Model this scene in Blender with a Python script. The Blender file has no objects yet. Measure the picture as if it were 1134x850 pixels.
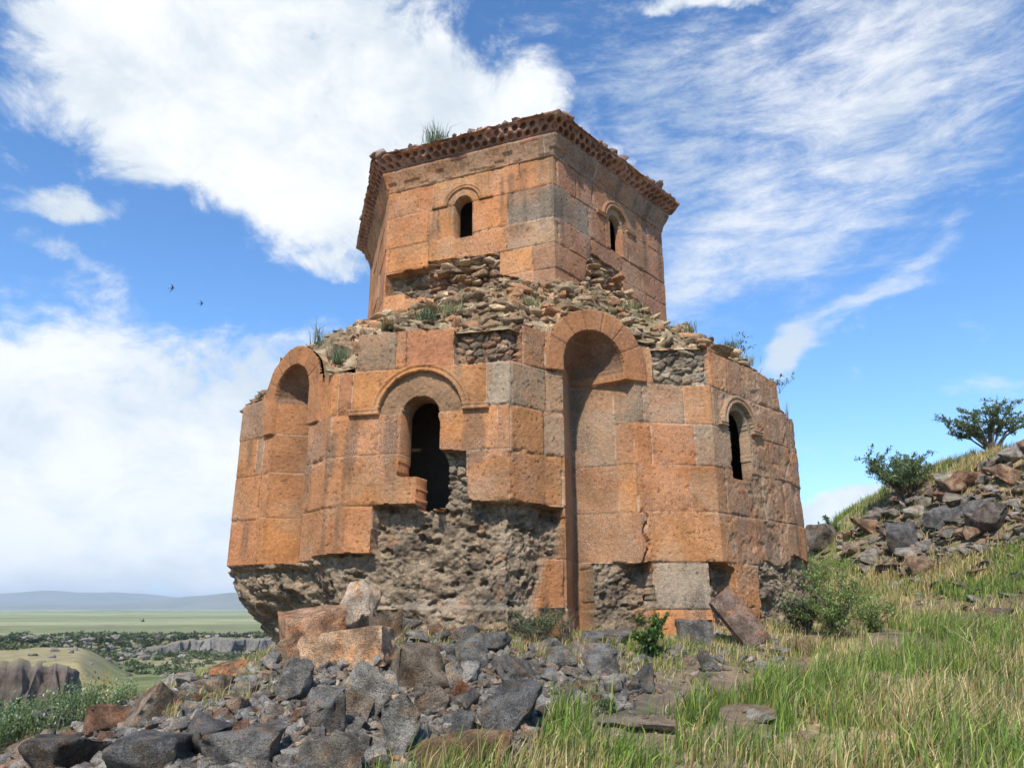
import bpy, bmesh, math, random
import numpy as np
from mathutils import Vector, Matrix, Euler
SC = bpy.context.scene
COL = SC.collection
R = math.radians
# ------------------------------------------------------------------ camera, world, sun, exposure
F = 830.0; PITCH = math.atan((672-425)/F)
cam = bpy.data.cameras.new('camera'); cam.sensor_width = 36; cam.lens = 36*F/1134
cam.clip_start = 0.05; cam.clip_end = 30000
co = bpy.data.objects.new('camera', cam); COL.objects.link(co)
co.location = (0, 0, 0); co.rotation_euler = (math.pi/2+PITCH, 0, 0); SC.camera = co
SUN_AZ = R(-15)      # from +Y behind the camera: direction towards the sun = (sin, -cos)
SUN_EL = R(47)
sdir = Vector((math.sin(SUN_AZ)*math.cos(SUN_EL), -math.cos(SUN_AZ)*math.cos(SUN_EL), math.sin(SUN_EL)))
sl = bpy.data.lights.new('sun', 'SUN'); sl.energy = 4.0; sl.angle = R(1.2); sl.color = (1, .94, .85)
so = bpy.data.objects.new('sun', sl); COL.objects.link(so)
so.rotation_euler = sdir.to_track_quat('Z', 'Y').to_euler()
SC.view_settings.view_transform = 'Standard'; SC.view_settings.look = 'None'
SC.view_settings.exposure = 0.42; SC.view_settings.gamma = 1; SC.view_settings.use_curve_mapping = False

def ray(x, y):
    a = (x-567)/F; b = (425-y)/F
    return np.array([a, math.cos(PITCH)-b*math.sin(PITCH), math.sin(PITCH)+b*math.cos(PITCH)])
def azel(x, y):
    d = ray(x, y); d = d/np.linalg.norm(d)
    return math.atan2(d[0], d[1]), math.asin(d[2])

W = bpy.data.worlds.new('World'); SC.world = W; W.use_nodes = True
nt = W.node_tree; nt.nodes.clear()
class NB:
    def __init__(s, nt): s.nt = nt
    def n(s, t, **k):
        o = s.nt.nodes.new(t)
        for a, b in k.items(): setattr(o, a, b)
        return o
    def set(s, sock, v):
        if isinstance(v, bpy.types.NodeSocket): s.nt.links.new(v, sock)
        else: sock.default_value = v
    def m(s, op, a, b=0.0, c=0.0, clamp=False):
        o = s.n('ShaderNodeMath', operation=op, use_clamp=clamp)
        s.set(o.inputs[0], a); s.set(o.inputs[1], b); s.set(o.inputs[2], c); return o.outputs[0]
    def sm(s, v, lo, hi, a=0.0, b=1.0):
        o = s.n('ShaderNodeMapRange', interpolation_type='SMOOTHSTEP')
        s.set(o.inputs[0], v); s.set(o.inputs[1], lo); s.set(o.inputs[2], hi); s.set(o.inputs[3], a); s.set(o.inputs[4], b); return o.outputs[0]
    def noise(s, vec, scale, detail=6, rough=.55, dist=0.0):
        o = s.n('ShaderNodeTexNoise'); s.set(o.inputs['Vector'], vec); s.set(o.inputs['Scale'], scale)
        s.set(o.inputs['Detail'], detail); s.set(o.inputs['Roughness'], rough); s.set(o.inputs['Distortion'], dist); return o.outputs[0]
    def vor(s, vec, scale, feature='F1', out='Distance'):
        o = s.n('ShaderNodeTexVoronoi', feature=feature); s.set(o.inputs['Vector'], vec); s.set(o.inputs['Scale'], scale); return o.outputs[out]
    def mix(s, f, a, b, mode='MIX'):
        o = s.n('ShaderNodeMix', data_type='RGBA', blend_type=mode)
        s.set(o.inputs[0], f); s.set(o.inputs[6], a if isinstance(a, bpy.types.NodeSocket) else (*a, 1)); s.set(o.inputs[7], b if isinstance(b, bpy.types.NodeSocket) else (*b, 1)); return o.outputs[2]
    def xyz(s, x, y, z):
        o = s.n('ShaderNodeCombineXYZ'); s.set(o.inputs[0], x); s.set(o.inputs[1], y); s.set(o.inputs[2], z); return o.outputs[0]
    def map(s, vec, sc=(1, 1, 1), rot=(0, 0, 0)):
        o = s.n('ShaderNodeMapping'); s.set(o.inputs[0], vec); o.inputs[2].default_value = rot; o.inputs[3].default_value = sc; return o.outputs[0]
w = NB(nt)
tc = w.n('ShaderNodeTexCoord').outputs['Generated']
sep = w.n('ShaderNodeSeparateXYZ'); nt.links.new(tc, sep.inputs[0])
dx, dy, dz = sep.outputs
az = w.m('ARCTAN2', dx, dy); el = w.m('ARCSINE', dz)
sky = w.n('ShaderNodeTexSky', sky_type='NISHITA'); sky.sun_disc = False; sky.sun_elevation = SUN_EL
sky.sun_rotation = math.pi - SUN_AZ if False else math.atan2(sdir.x, sdir.y); sky.altitude = 1500; sky.air_density = 1.0; sky.dust_density = .6; sky.ozone_density = 2.2
inv = w.m('DIVIDE', 1.0, w.m('MAXIMUM', w.m('ADD', dz, .18), .05))
plane = w.xyz(w.m('MULTIPLY', dx, inv), w.m('MULTIPLY', dy, inv), 0.0)
aeq = w.xyz(az, w.m('MULTIPLY', el, 1.5), 0.0)
warp = w.n('ShaderNodeTexNoise'); nt.links.new(aeq, warp.inputs['Vector']); warp.inputs['Scale'].default_value = 5.5; warp.inputs['Detail'].default_value = 5
wv = w.n('ShaderNodeVectorMath', operation='MULTIPLY_ADD'); nt.links.new(warp.outputs['Color'], wv.inputs[0]); wv.inputs[1].default_value = (.16, .13, 0); nt.links.new(w.xyz(az, el, 0.0), wv.inputs[2])
sw = w.n('ShaderNodeSeparateXYZ'); nt.links.new(wv.outputs[0], sw.inputs[0])
waz = w.m('SUBTRACT', sw.outputs[0], .08); wel = w.m('SUBTRACT', sw.outputs[1], .065)
def blob(px, py, rx, ry, rot, amp, soft=1.0):
    a0, e0 = azel(px, py); c, s_ = math.cos(R(rot)), math.sin(R(rot)); rx /= F; ry /= F
    da = w.m('SUBTRACT', waz, a0); de = w.m('SUBTRACT', wel, e0)
    u = w.m('DIVIDE', w.m('ADD', w.m('MULTIPLY', da, c), w.m('MULTIPLY', de, s_)), rx)
    v = w.m('DIVIDE', w.m('SUBTRACT', w.m('MULTIPLY', de, c), w.m('MULTIPLY', da, s_)), ry)
    q = w.m('ADD', w.m('MULTIPLY', u, u), w.m('MULTIPLY', v, v))
    q = w.m('POWER', q, 1.6)
    return w.m('MULTIPLY', w.m('EXPONENT', w.m('MULTIPLY', q, -1.0)), amp)
def total(l):
    t = l[0]
    for x in l[1:]: t = w.m('ADD', t, x)
    return t
big = total([blob(290, 60, 290, 130, 0, 1.05), blob(330, 190, 200, 75, -14, .85), blob(120, 60, 90, 110, 0, .3), blob(565, 145, 130, 70, -14, .62), blob(60, 226, 62, 20, 8, .75),
             blob(785, 0, 100, 15, -4, .8), blob(690, 200, 40, 22, -50, .55), blob(380, 295, 30, 22, 0, .5)])
nz = w.noise(aeq, 8.0, 12, .68, .4)
nz2 = w.noise(aeq, 3.2, 4, .55, .2)
cum = w.sm(w.m('ADD', big, w.m('MULTIPLY', w.m('SUBTRACT', nz, .5), 1.9)), .22, .85)
soft = total([blob(150, 425, 300, 78, 7, .8), blob(80, 560, 330, 105, -6, 1.15), blob(60, 290, 60, 14, -20, .35)])
lowc = w.sm(w.m('ADD', soft, w.m('MULTIPLY', w.m('SUBTRACT', nz, .5), 2.3)), .15, .85)
cirv = w.map(aeq, (1.0, 2.2, 1), (0, 0, R(-27)))
nc = w.noise(cirv, 9.0, 12, .72, .3)
cir = total([blob(870, 120, 350, 130, 24, .66), blob(640, 60, 160, 70, 0, .3), blob(1010, 230, 200, 60, 24, .25), blob(930, 345, 130, 17, 27, .55), blob(800, 300, 110, 50, 20, .35), blob(1090, 440, 50, 10, 4, .55), blob(860, 390, 50, 14, 40, .5), blob(1080, 60, 160, 90, 20, .3)])
cirr = w.sm(w.m('ADD', cir, w.m('MULTIPLY', w.m('SUBTRACT', nc, .5), 1.7)), .22, 1.15)
nearh = w.sm(w.m('ADD', total([blob(930, 575, 90, 34, 0, 1.0), blob(500, 640, 500, 20, 0, .2)]), w.m('MULTIPLY', w.m('SUBTRACT', nz, .5), .9)), .35, .7)
hz = w.m('EXPONENT', w.m('MULTIPLY', w.m('MAXIMUM', el, 0.0), -9.0))
cov = w.m('MAXIMUM', w.m('MAXIMUM', w.m('MULTIPLY', cum, .97), w.m('MULTIPLY', lowc, .93)), w.m('MAXIMUM', w.m('MULTIPLY', cirr, .88), w.m('MULTIPLY', nearh, .9)))
skyc = w.mix(1.0, sky.outputs[0], (1.12, 1.68, 2.08), 'MULTIPLY')
skyc = w.mix(w.m('MULTIPLY', hz, .9), skyc, (6.6, 8.8, 11.0))
shade = w.sm(w.m('ADD', nz2, w.m('MULTIPLY', w.m('SUBTRACT', nz, .5), .6)), .35, .66)
cc = w.mix(shade, (6.0, 6.75, 7.4), (8.6, 8.75, 8.9))
fin = w.mix(cov, skyc, cc)
bg = w.n('ShaderNodeBackground'); nt.links.new(fin, bg.inputs[0]); bg.inputs[1].default_value = .092
out = w.n('ShaderNodeOutputWorld'); nt.links.new(bg.outputs[0], out.inputs[0])

# ------------------------------------------------------------------ noise in numpy
def _h(ix, iy, iz, k=0):
    n = (ix.astype(np.int64)*73856093) ^ (iy.astype(np.int64)*19349663) ^ (iz.astype(np.int64)*83492791) ^ (k*2654435761)
    n = (n ^ (n >> 13)) * 1274126177 & 0x7fffffff
    n = (n ^ (n >> 15)) * 461845907 & 0x7fffffff
    return ((n ^ (n >> 11)) & 0xfffff)/float(0xfffff)
def vnoise(x, y, z=None, k=0):
    x = np.asarray(x, float); y = np.asarray(y, float)
    z = np.zeros_like(x) if z is None else np.asarray(z, float)
    fx, fy, fz = np.floor(x), np.floor(y), np.floor(z)
    u, v, t = x-fx, y-fy, z-fz
    u = u*u*(3-2*u); v = v*v*(3-2*v); t = t*t*(3-2*t); r = 0
    for a in (0, 1):
        for b in (0, 1):
            for c in (0, 1):
                r = r + _h(fx+a, fy+b, fz+c, k)*(u if a else 1-u)*(v if b else 1-v)*(t if c else 1-t)
    return r
def fbm(x, y, z=None, o=4, k=0, g=.5):
    r = 0; a = 1; s = 0; f = 1
    for i in range(o):
        r = r + a*vnoise(x*f+i*7.3, y*f+i*3.1, None if z is None else z*f+i*5.7, k+i); s += a; a *= g; f *= 2.03
    return r/s
def cell(x, y, z=None, k=0):
    """returns F1, F2, id-hash, dx,dy to the nearest seed"""
    x = np.asarray(x, float); y = np.asarray(y, float); two = z is None
    z = np.zeros_like(x) if two else np.asarray(z, float)
    fx, fy, fz = np.floor(x), np.floor(y), np.floor(z)
    f1 = np.full(x.shape, 9.); f2 = f1.copy(); idn = f1.copy(); ox = f1*0; oy = f1*0
    for a in (-1, 0, 1):
        for b in (-1, 0, 1):
            for c in ((0,) if two else (-1, 0, 1)):
                sx = fx+a+_h(fx+a, fy+b, fz+c, k+1); sy = fy+b+_h(fx+a, fy+b, fz+c, k+2)
                szz = z if two else fz+c+_h(fx+a, fy+b, fz+c, k+3)
                d = np.sqrt((x-sx)**2+(y-sy)**2+(z-szz)**2); m = d < f1
                f2 = np.where(m, f1, np.minimum(f2, d)); f1 = np.where(m, d, f1)
                idn = np.where(m, _h(fx+a, fy+b, fz+c, k+4), idn); ox = np.where(m, x-sx, ox); oy = np.where(m, y-sy, oy)
    return f1, f2, idn, ox, oy
def sstep(x, a, b):
    t = np.clip((x-a)/(b-a), 0, 1); return t*t*(3-2*t)

# ------------------------------------------------------------------ objects
def mesh_obj(name, V, Fa, mat, parent=None, col=None, smooth=False, tri=False):
    me = bpy.data.meshes.new(name); V = np.asarray(V, np.float32); Fa = np.asarray(Fa, np.int32)
    k = Fa.shape[1]
    me.vertices.add(len(V)); me.vertices.foreach_set('co', V.ravel())
    me.loops.add(Fa.size); me.loops.foreach_set('vertex_index', Fa.ravel())
    me.polygons.add(len(Fa)); me.polygons.foreach_set('loop_start', np.arange(0, Fa.size, k, dtype=np.int32))
    me.update(calc_edges=True)
    if col is not None:
        a = me.color_attributes.new('tint', 'FLOAT_COLOR', 'POINT')
        c = np.ones((len(V), 4), np.float32); c[:, :3] = col; a.data.foreach_set('color', c.ravel())
    if smooth: me.polygons.foreach_set('use_smooth', np.ones(len(Fa), bool))
    me.materials.append(mat)
    o = bpy.data.objects.new(name, me); COL.objects.link(o)
    if parent is not None: o.parent = parent
    return o
def tag(o, label=None, cat=None, group=None, kind=None):
    if label: o['label'] = label
    if cat: o['category'] = cat
    if group: o['group'] = group
    if kind: o['kind'] = kind
    return o
def empty(name, loc=(0, 0, 0)):
    o = bpy.data.objects.new(name, None); COL.objects.link(o); o.location = loc; o.empty_display_size = .2; return o

# ------------------------------------------------------------------ materials
def newmat(name):
    m = bpy.data.materials.new(name); m.use_nodes = True; t = m.node_tree; t.nodes.clear(); b = NB(t)
    p = b.n('ShaderNodeBsdfPrincipled'); o = b.n('ShaderNodeOutputMaterial'); t.links.new(p.outputs[0], o.inputs[0])
    p.inputs['Roughness'].default_value = .9; p.inputs['Specular IOR Level'].default_value = .2
    return m, b, p
def bump(b, p, h, strength, dist):
    n = b.n('ShaderNodeBump'); n.inputs['Strength'].default_value = strength; n.inputs['Distance'].default_value = dist
    b.set(n.inputs['Height'], h); b.set(p.inputs['Normal'], n.outputs[0])
def tintmat(name, speck=0., pits=.5, mott=.35, scale=1., bumpd=.012, white=(.62, .5, .4), rough=.92, trans=0.):
    m, b, p = newmat(name)
    P = b.n('ShaderNodeNewGeometry').outputs['Position']
    c = b.n('ShaderNodeVertexColor', layer_name='tint').outputs[0]
    n1 = b.noise(P, 2.2*scale, 6, .6); n2 = b.noise(P, 22*scale, 5, .65); n3 = b.noise(P, 75*scale, 3, .6)
    f = b.sm(b.m('ADD', b.m('MULTIPLY', n1, .5), b.m('MULTIPLY', n2, .5)), .34, .66, 1-mott, 1+mott)
    f = b.m('MULTIPLY', f, b.sm(n3, .3, .7, 1-mott*.45, 1+mott*.45))
    c = b.mix(1.0, c, b.xyz(f, b.m('MULTIPLY', b.m('ADD', f, 1.0), .5*1.0) if False else f, f), 'MULTIPLY')
    n4 = b.noise(P, 5*scale, 4, .6)
    c = b.mix(b.sm(n4, .5, .72, 0, .35), c, b.mix(1.0, c, (.84, .92, .98), 'MULTIPLY'))
    if speck:
        zone = b.sm(b.noise(P, 1.3, 3, .5), .42, .62)
        s = b.sm(b.m('ADD', b.noise(b.map(P, (1, 1, 1.6), (.3, .5, 0)), 85*scale, 4, .75), b.m('MULTIPLY', zone, .14)), .74-.03*speck, .80-.03*speck)
        c = b.mix(b.m('MULTIPLY', s, .85), c, white)
    if pits:
        d = b.vor(P, 20*scale); q = b.m('ADD', d, b.m('MULTIPLY', b.noise(P, 12*scale, 2, .5), .5))
        pit = b.sm(q, .26, .36)
        c = b.mix(b.sm(q, .24, .33, .7*pits, 0), c, (.05, .03, .02))
        h = b.m('ADD', b.m('MULTIPLY', pit, .7), b.m('ADD', b.m('MULTIPLY', n2, .8), b.m('MULTIPLY', n3, .45)))
    else:
        h = b.m('ADD', b.m('MULTIPLY', n2, .8), b.m('MULTIPLY', n3, .45))
    b.set(p.inputs['Base Color'], c); p.inputs['Roughness'].default_value = rough
    bump(b, p, h, .9, bumpd)
    return m
M_ASH = tintmat('tuff_ashlar', speck=1.6, pits=1.0, mott=.27, bumpd=.022)
M_ASH2 = tintmat('tuff_worn', speck=.8, pits=1., mott=.3, bumpd=.022)
M_RUB = tintmat('rubble_masonry', speck=.0, pits=.5, mott=.45, bumpd=.045)
M_CORN = tintmat('cornice_stone', speck=.0, pits=.4, mott=.35, bumpd=.01)
def rockmat(name, spk, bumpd=.05):
    m, b, p = newmat(name)
    T = b.n('ShaderNodeTexCoord').outputs['Object']
    oi = b.n('ShaderNodeObjectInfo')
    P = b.n('ShaderNodeNewGeometry').outputs['Position']
    c = b.n('ShaderNodeVertexColor', layer_name='tint').outputs[0]
    n1 = b.noise(P, 7, 6, .65); n2 = b.noise(P, 26, 6, .75); n5 = b.noise(P, 110, 3, .7)
    f = b.m('MULTIPLY', b.sm(n1, .33, .68, .5, 1.5), b.sm(n5, .34, .66, .62, 1.38))
    c = b.mix(1.0, c, b.xyz(f, f, f), 'MULTIPLY')
    c = b.mix(b.sm(b.noise(P, 8, 5, .65), .48, .66, 0, .75), c, b.mix(1.0, c, (1.4, 1.0, .62), 'MULTIPLY'))
    s = b.sm(b.m('ADD', b.noise(P, 95, 3, .75), b.m('MULTIPLY', n1, .3)), .70, .80)
    c = b.mix(b.m('MULTIPLY', s, spk), c, (.42, .39, .33))
    s2 = b.sm(b.noise(P, 38, 4, .75), .34, .44, .7, 0)
    c = b.mix(s2, c, (.02, .02, .02))
    b.set(p.inputs['Base Color'], c)
    bump(b, p, b.m('ADD', n2, b.m('MULTIPLY', n5, .5)), 1.0, bumpd)
    return m
M_BAS = rockmat('basalt', .5); M_TUFB = rockmat('tuff_boulder', .15)

# ------------------------------------------------------------------ ground shape
def ground(x, y):
    x = np.asarray(x, float); y = np.asarray(y, float); r = np.hypot(x, y)
    g = -1.6+.14*np.clip(y, -6, 9.2)
    g = g+.02*np.clip(y-9.2, 0, 12)
    # falls away to the left
    e = np.clip(-x-2.0-.10*np.clip(y-7, 0, 8), 0, 9); g = g-.24*e-.50*np.clip(y-8.1, 0, 5)*sstep(-x, 2.0, 3.3)
    g = g+.22*np.exp(-(((x+1.6)/1.5)**2+((y-7.6)/1.4)**2))
    # hillside on the right
    d = .75*x+.66*y+.5*(fbm(x*.5, y*.5, o=3, k=3)-.5)
    hh = (1.9+1.6*sstep(x, 6.8, 11.2)+.5*sstep(x, 11, 16))*(1-.75*sstep(y, 18.5, 27))
    side = sstep(x, 2.0, 5.5)
    g = g+hh*(.38*np.clip((d-10.3)/8.6, 0, 1)+.62*sstep(d, 12.2, 18.6))*side
    nearfine = .10*(fbm(x*1.4, y*1.4, o=4, k=5)-.5)+.05*(fbm(x*6, y*6, o=3, k=9)-.5)
    g = g+nearfine*np.clip(12/np.maximum(r, 1), 0, 1)
    # valley and plateau far to the left and behind
    az_ = np.arctan2(x, np.maximum(y, 1e-3)*1.0)
    spur = sstep(-x/np.maximum(y, 1), .475+.02*(fbm(y*.12, x*.02, o=3)-.5)*4, .55)
    val = -6.6-2.0*sstep(r, 60, 160)+2.4*sstep(r, 34, 50)*(1-sstep(r, 50, 90))*(1-spur)+1.3*(fbm(x*.03, y*.03, o=4, k=2)-.5)+1.5*(fbm(x*.11, y*.11, o=5, k=12)-.5)
    rim = 163+22*(fbm(x*.012, y*.002, o=3, k=4)-.5)+10*(fbm(x*.09, y*.02, o=3, k=6)-.5)
    plat = -5.7-2.2*sstep(r, 170, 1500)+.5*(fbm(x*.02, y*.02, o=3, k=8)-.5)
    v2 = np.where(r > 0, val*(1-sstep(r, rim-3, rim+4))+plat*sstep(r, rim-3, rim+4), 0)
    sp = -3.7-.5*sstep(r, 64, 95)-2.2*sstep(r, 95, 130)+.9*(fbm(x*.16, y*.16, o=4, k=1)-.5)
    srim = 60+5*(fbm(x*.2, y*.05, o=3, k=14)-.5)
    v2 = v2+(sp-v2)*spur*sstep(r, srim-1.2, srim+.8)*(1-sstep(r, 118, 140))
    t = sstep(r, 11.5, 30)*(1-sstep(x, 1, 9)*(1-sstep(r, 26, 60)))
    g = g*(1-t)+v2*t
    g = g+(np.clip(r-2600, 0, None)*.0)
    return g
def gz(x, y): return float(ground(np.array([x]), np.array([y]))[0])
def hit(px, py, rmax=80):
    d = ray(px, py); t = np.geomspace(2.5, rmax, 130); dh = math.hypot(d[0], d[1]); d = d/dh
    for _ in range(2):
        g = ground(d[0]*t, d[1]*t); m_ = d[2]*t < g; i = int(np.argmax(m_)) if m_.any() else len(t)-1
        if i == 0: break
        t = np.linspace(t[i-1], t[i], 20)
    i = min(i, len(t)-1); return np.array([d[0]*t[i], d[1]*t[i], g[i] if i < len(g) else g[-1]])
def hits(px, py, rmax=40):
    px = np.asarray(px, float); py = np.asarray(py, float); a = (px-567)/F; b = (425-py)/F
    dx_, dy_, dz_ = a, math.cos(PITCH)-b*math.sin(PITCH), math.sin(PITCH)+b*math.cos(PITCH); dh = np.hypot(dx_, dy_); dx_, dy_, dz_ = dx_/dh, dy_/dh, dz_/dh
    t = np.geomspace(2.5, rmax, 120)[None, :]; m_ = dz_[:, None]*t < ground(dx_[:, None]*t, dy_[:, None]*t); i = np.clip(np.where(m_.any(1), m_.argmax(1), 119), 1, 119)
    lo, hi = t[0][i-1], t[0][i]
    for _ in range(7):
        md = (lo+hi)/2; be = dz_*md < ground(dx_*md, dy_*md); hi = np.where(be, md, hi); lo = np.where(be, lo, md)
    return np.stack([dx_*hi, dy_*hi, ground(dx_*hi, dy_*hi)], -1)
A = np.concatenate([np.linspace(-math.pi, R(-50), 60)[:-1], np.linspace(R(-50), R(50), 900), np.linspace(R(50), math.pi, 60)[1:]])
rr = np.concatenate([[.3], np.geomspace(1.0, 40, 300), np.geomspace(41, 240, 200), np.geomspace(245, 9000, 60)])
AA, RR = np.meshgrid(A, rr, indexing='xy')
X, Y = np.sin(AA)*RR, np.cos(AA)*RR; Z = ground(X, Y)
V = np.stack([X, Y, Z], -1).reshape(-1, 3); nA = len(A); nR = len(rr)
i0 = (np.arange(nR-1)[:, None]*nA+np.arange(nA-1)[None, :]).ravel()
Fq = np.stack([i0, i0+nA, i0+nA+1, i0+1], -1)
# ground colour: soil, gravel, turf by what grows there
n_a = fbm(X*.9, Y*.9, o=4, k=21); n_b = fbm(X*4, Y*4, o=4, k=22); n_c = fbm(X*.05, Y*.05, o=4, k=23); n_d = fbm(X*.0035, Y*.02, o=4, k=24)
soil = np.array([.25, .18, .11]); dry = np.array([.42, .31, .16]); turf = np.array([.10, .135, .035]); grav = np.array([.16, .145, .125])
C = soil+(dry-soil)*sstep(n_a, .4, .65)[..., None]
C = C+(turf-C)*(sstep(n_b+.6*(n_a-.5), .5, .64)*.7)[..., None]
heap = np.exp(-(((X+1.4)/2.2)**2+((Y-6.6)/2.0)**2)**1.5)
C = C+(grav-C)*np.clip(heap*1.3, 0, 1)[..., None]
far = sstep(RR, 28, 45)[..., None]
n_e = fbm(X*.12, Y*.05, o=5, k=25)
Cv = np.array([.19, .20, .075])+(np.array([.27, .22, .11])-np.array([.155, .165, .06]))*sstep(n_c, .42, .6)[..., None]
Cv = Cv+(np.array([.07, .095, .035])-Cv)*(sstep(n_e, .52, .64)*.75)[..., None]
pl = sstep(RR, 172, 230)[..., None]
Cp = np.array([.20, .215, .085])+(np.array([.34, .34, .17])-np.array([.20, .215, .085]))*sstep(n_d, .4, .62)[..., None]
Cp = Cp+(np.array([.19, .16, .09])-Cp)*(sstep(n_c, .5, .62)*(1-sstep(RR, 250, 420))*.8)[..., None]
tanz = (sstep(-X/np.maximum(Y, 1), .47, .55)*(1-sstep(RR, 112, 135)))[..., None]; Cv = Cv+(np.array([.33, .26, .13])*(.8+.5*n_e[..., None])-Cv)*tanz*.8
Cf = Cv*(1-pl)+Cp*pl
C = C*(1-far)+Cf*far
gm, b, p = newmat('ground')
c = b.n('ShaderNodeVertexColor', layer_name='tint').outputs[0]; P = b.n('ShaderNodeNewGeometry').outputs['Position']
n1 = b.noise(P, 9, 6, .7); n2 = b.noise(P, 60, 4, .7); n3 = b.noise(P, .6, 6, .65)
f = b.m('MULTIPLY', b.sm(n1, .3, .7, .7, 1.3), b.m('MULTIPLY', b.sm(n2, .3, .7, .75, 1.25), b.sm(n3, .3, .7, .8, 1.2)))
b.set(p.inputs['Base Color'], b.mix(1.0, c, b.xyz(f, f, f), 'MULTIPLY')); bump(b, p, b.m('ADD', n1, b.m('MULTIPLY', n2, .5)), .8, .05)
gob = mesh_obj('ground', V, Fq, gm, col=C.reshape(-1, 3), smooth=True); tag(gob, kind='structure')

# ------------------------------------------------------------------ far hills
def hills(name, Y0, pts, depth, colr):
    xs = np.array([q[0] for q in pts], float); ys = np.array([q[1] for q in pts], float)
    us = np.linspace(xs[0], xs[-1], 420); hs = np.interp(us, xs, ys)
    k = np.hanning(21); k /= k.sum(); hs = np.convolve(np.pad(hs, 10, 'edge'), k, 'valid')
    vs = np.linspace(0, 1, 40); Vv = []; 
    for v in vs:
        Yd = Y0+depth*v; prof = math.sin(math.pi*v)**1.2 if v < .5 else 1-.6*(v-.5)
        for u, h in zip(us, hs):
            xx = (u-567)/F*Y0/math.cos(PITCH)*1.06; Hh = max(0, (676-h)/F*(Y0+depth*.5)*1.04)
            n = 1+.35*(1-v)*(float(vnoise(np.array([u*.045]), np.array([v*5]))[0])-.5)
            Vv.append((xx*(1+.3*v*0), Yd, -9+(Hh+9)*prof*n if v < .5 else -9+(Hh+9)*prof))
    n = len(us); i0 = (np.arange(39)[:, None]*n+np.arange(n-1)[None, :]).ravel()
    hm, b, p = newmat('hill_turf'); P = b.n('ShaderNodeNewGeometry').outputs['Position']
    nn = b.noise(P, .004, 6, .6); b.set(p.inputs['Base Color'], b.mix(b.sm(nn, .35, .65), colr, (.22, .19, .12)))
    o = mesh_obj(name, Vv, np.stack([i0, i0+1, i0+n+1, i0+n], -1), hm, smooth=True); tag(o, kind='structure'); return o
hills('hills', 4200, [(-700, 668), (-400, 664), (-250, 667), (-100, 662), (0, 664), (33, 659), (48, 661), (62, 658.5), (85, 664), (105, 664.5), (118, 661), (150, 661), (185, 669), (215, 670), (260, 666), (330, 662), (420, 666), (520, 668), (650, 664), (800, 667), (1000, 668), (1300, 663), (1500, 668), (1900, 666)], 1600, (.12, .15, .06))
hills('hills', 3300, [(-700, 674), (-300, 671), (-60, 673), (80, 674), (170, 671.5), (200, 669), (235, 664.5), (262, 662), (290, 661), (360, 665), (480, 672), (600, 674), (900, 672), (1500, 673), (1900, 672)], 700, (.13, .15, .06))

# ------------------------------------------------------------------ relief walls
def resample(P, step):
    P = [np.array(q, float) for q in P]; out = []; S = [0.]; fi = []; ss = []
    acc = 0
    for i in range(len(P)-1):
        L = np.linalg.norm(P[i+1]-P[i]); n = max(1, round(L/step)); t = np.arange(n)/n
        out += [P[i]+(P[i+1]-P[i])*q for q in t]; ss += list(acc+L*t); acc += L; S.append(acc)
    out.append(P[-1]); ss.append(acc)
    return np.array(out), np.array(ss), S
def normals(pts, ss, win):
    d = np.diff(pts, axis=0); d = np.vstack([d, d[-1:]]); n = np.stack([d[:, 1], -d[:, 0]], -1); n /= np.linalg.norm(n, axis=1)[:, None]
    k = max(1, int(win/np.median(np.diff(ss)))); ker = np.ones(2*k+1)/(2*k+1)
    m = np.stack([np.convolve(np.pad(n[:, j], k, 'edge'), ker, 'valid') for j in (0, 1)], -1)
    return m/np.linalg.norm(m, axis=1)[:, None]
def split_grid(Pos, Col, part, hole, names, mats, parents):
    """Pos (ns,nz,3); one object per part id"""
    ns, nz = part.shape; idx = np.arange(ns*nz).reshape(ns, nz)
    a = idx[:-1, :-1]; q = np.stack([a, idx[1:, :-1], idx[1:, 1:], idx[:-1, 1:]], -1)
    cp = np.maximum.reduce([part[:-1, :-1], part[1:, :-1], part[1:, 1:], part[:-1, 1:]])
    kill = hole[:-1, :-1] & hole[1:, :-1] & hole[1:, 1:] & hole[:-1, 1:]
    kill |= np.minimum.reduce([part[:-1, :-1], part[1:, :-1], part[1:, 1:], part[:-1, 1:]]) < 0
    Vf = Pos.reshape(-1, 3); Cf = Col.reshape(-1, 3); res = {}
    for pid in np.unique(cp):
        if pid < 0: continue
        f = q[(cp == pid) & ~kill]
        if len(f) == 0: continue
        u, inv = np.unique(f, return_inverse=True)
        par = parents[pid]; par = res[par] if isinstance(par, int) else par
        res[int(pid)] = mesh_obj(names[pid], Vf[u], inv.reshape(f.shape), mats[pid], par, col=Cf[u])
    return res
def inpoly(s, z, poly):
    r = np.zeros(s.shape, bool); n = len(poly)
    for i in range(n):
        x0, y0 = poly[i]; x1, y1 = poly[(i+1) % n]
        if y0 == y1: continue
        c = ((z > min(y0, y1)) & (z <= max(y0, y1))) & (s < x0+(z-y0)*(x1-x0)/(y1-y0)); r ^= c
    return r
ORA = np.array([.455, .195, .078]); ORB = np.array([.40, .178, .076]); ORC = np.array([.48, .218, .094]); ORD = np.array([.35, .160, .070])
GRY = np.array([.28, .19, .115]); GRL = np.array([.36, .27, .18]); BRN = np.array([.30, .185, .11]); PNK = np.array([.38, .195, .095]); DRK = np.array([.12, .10, .08])
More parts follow.
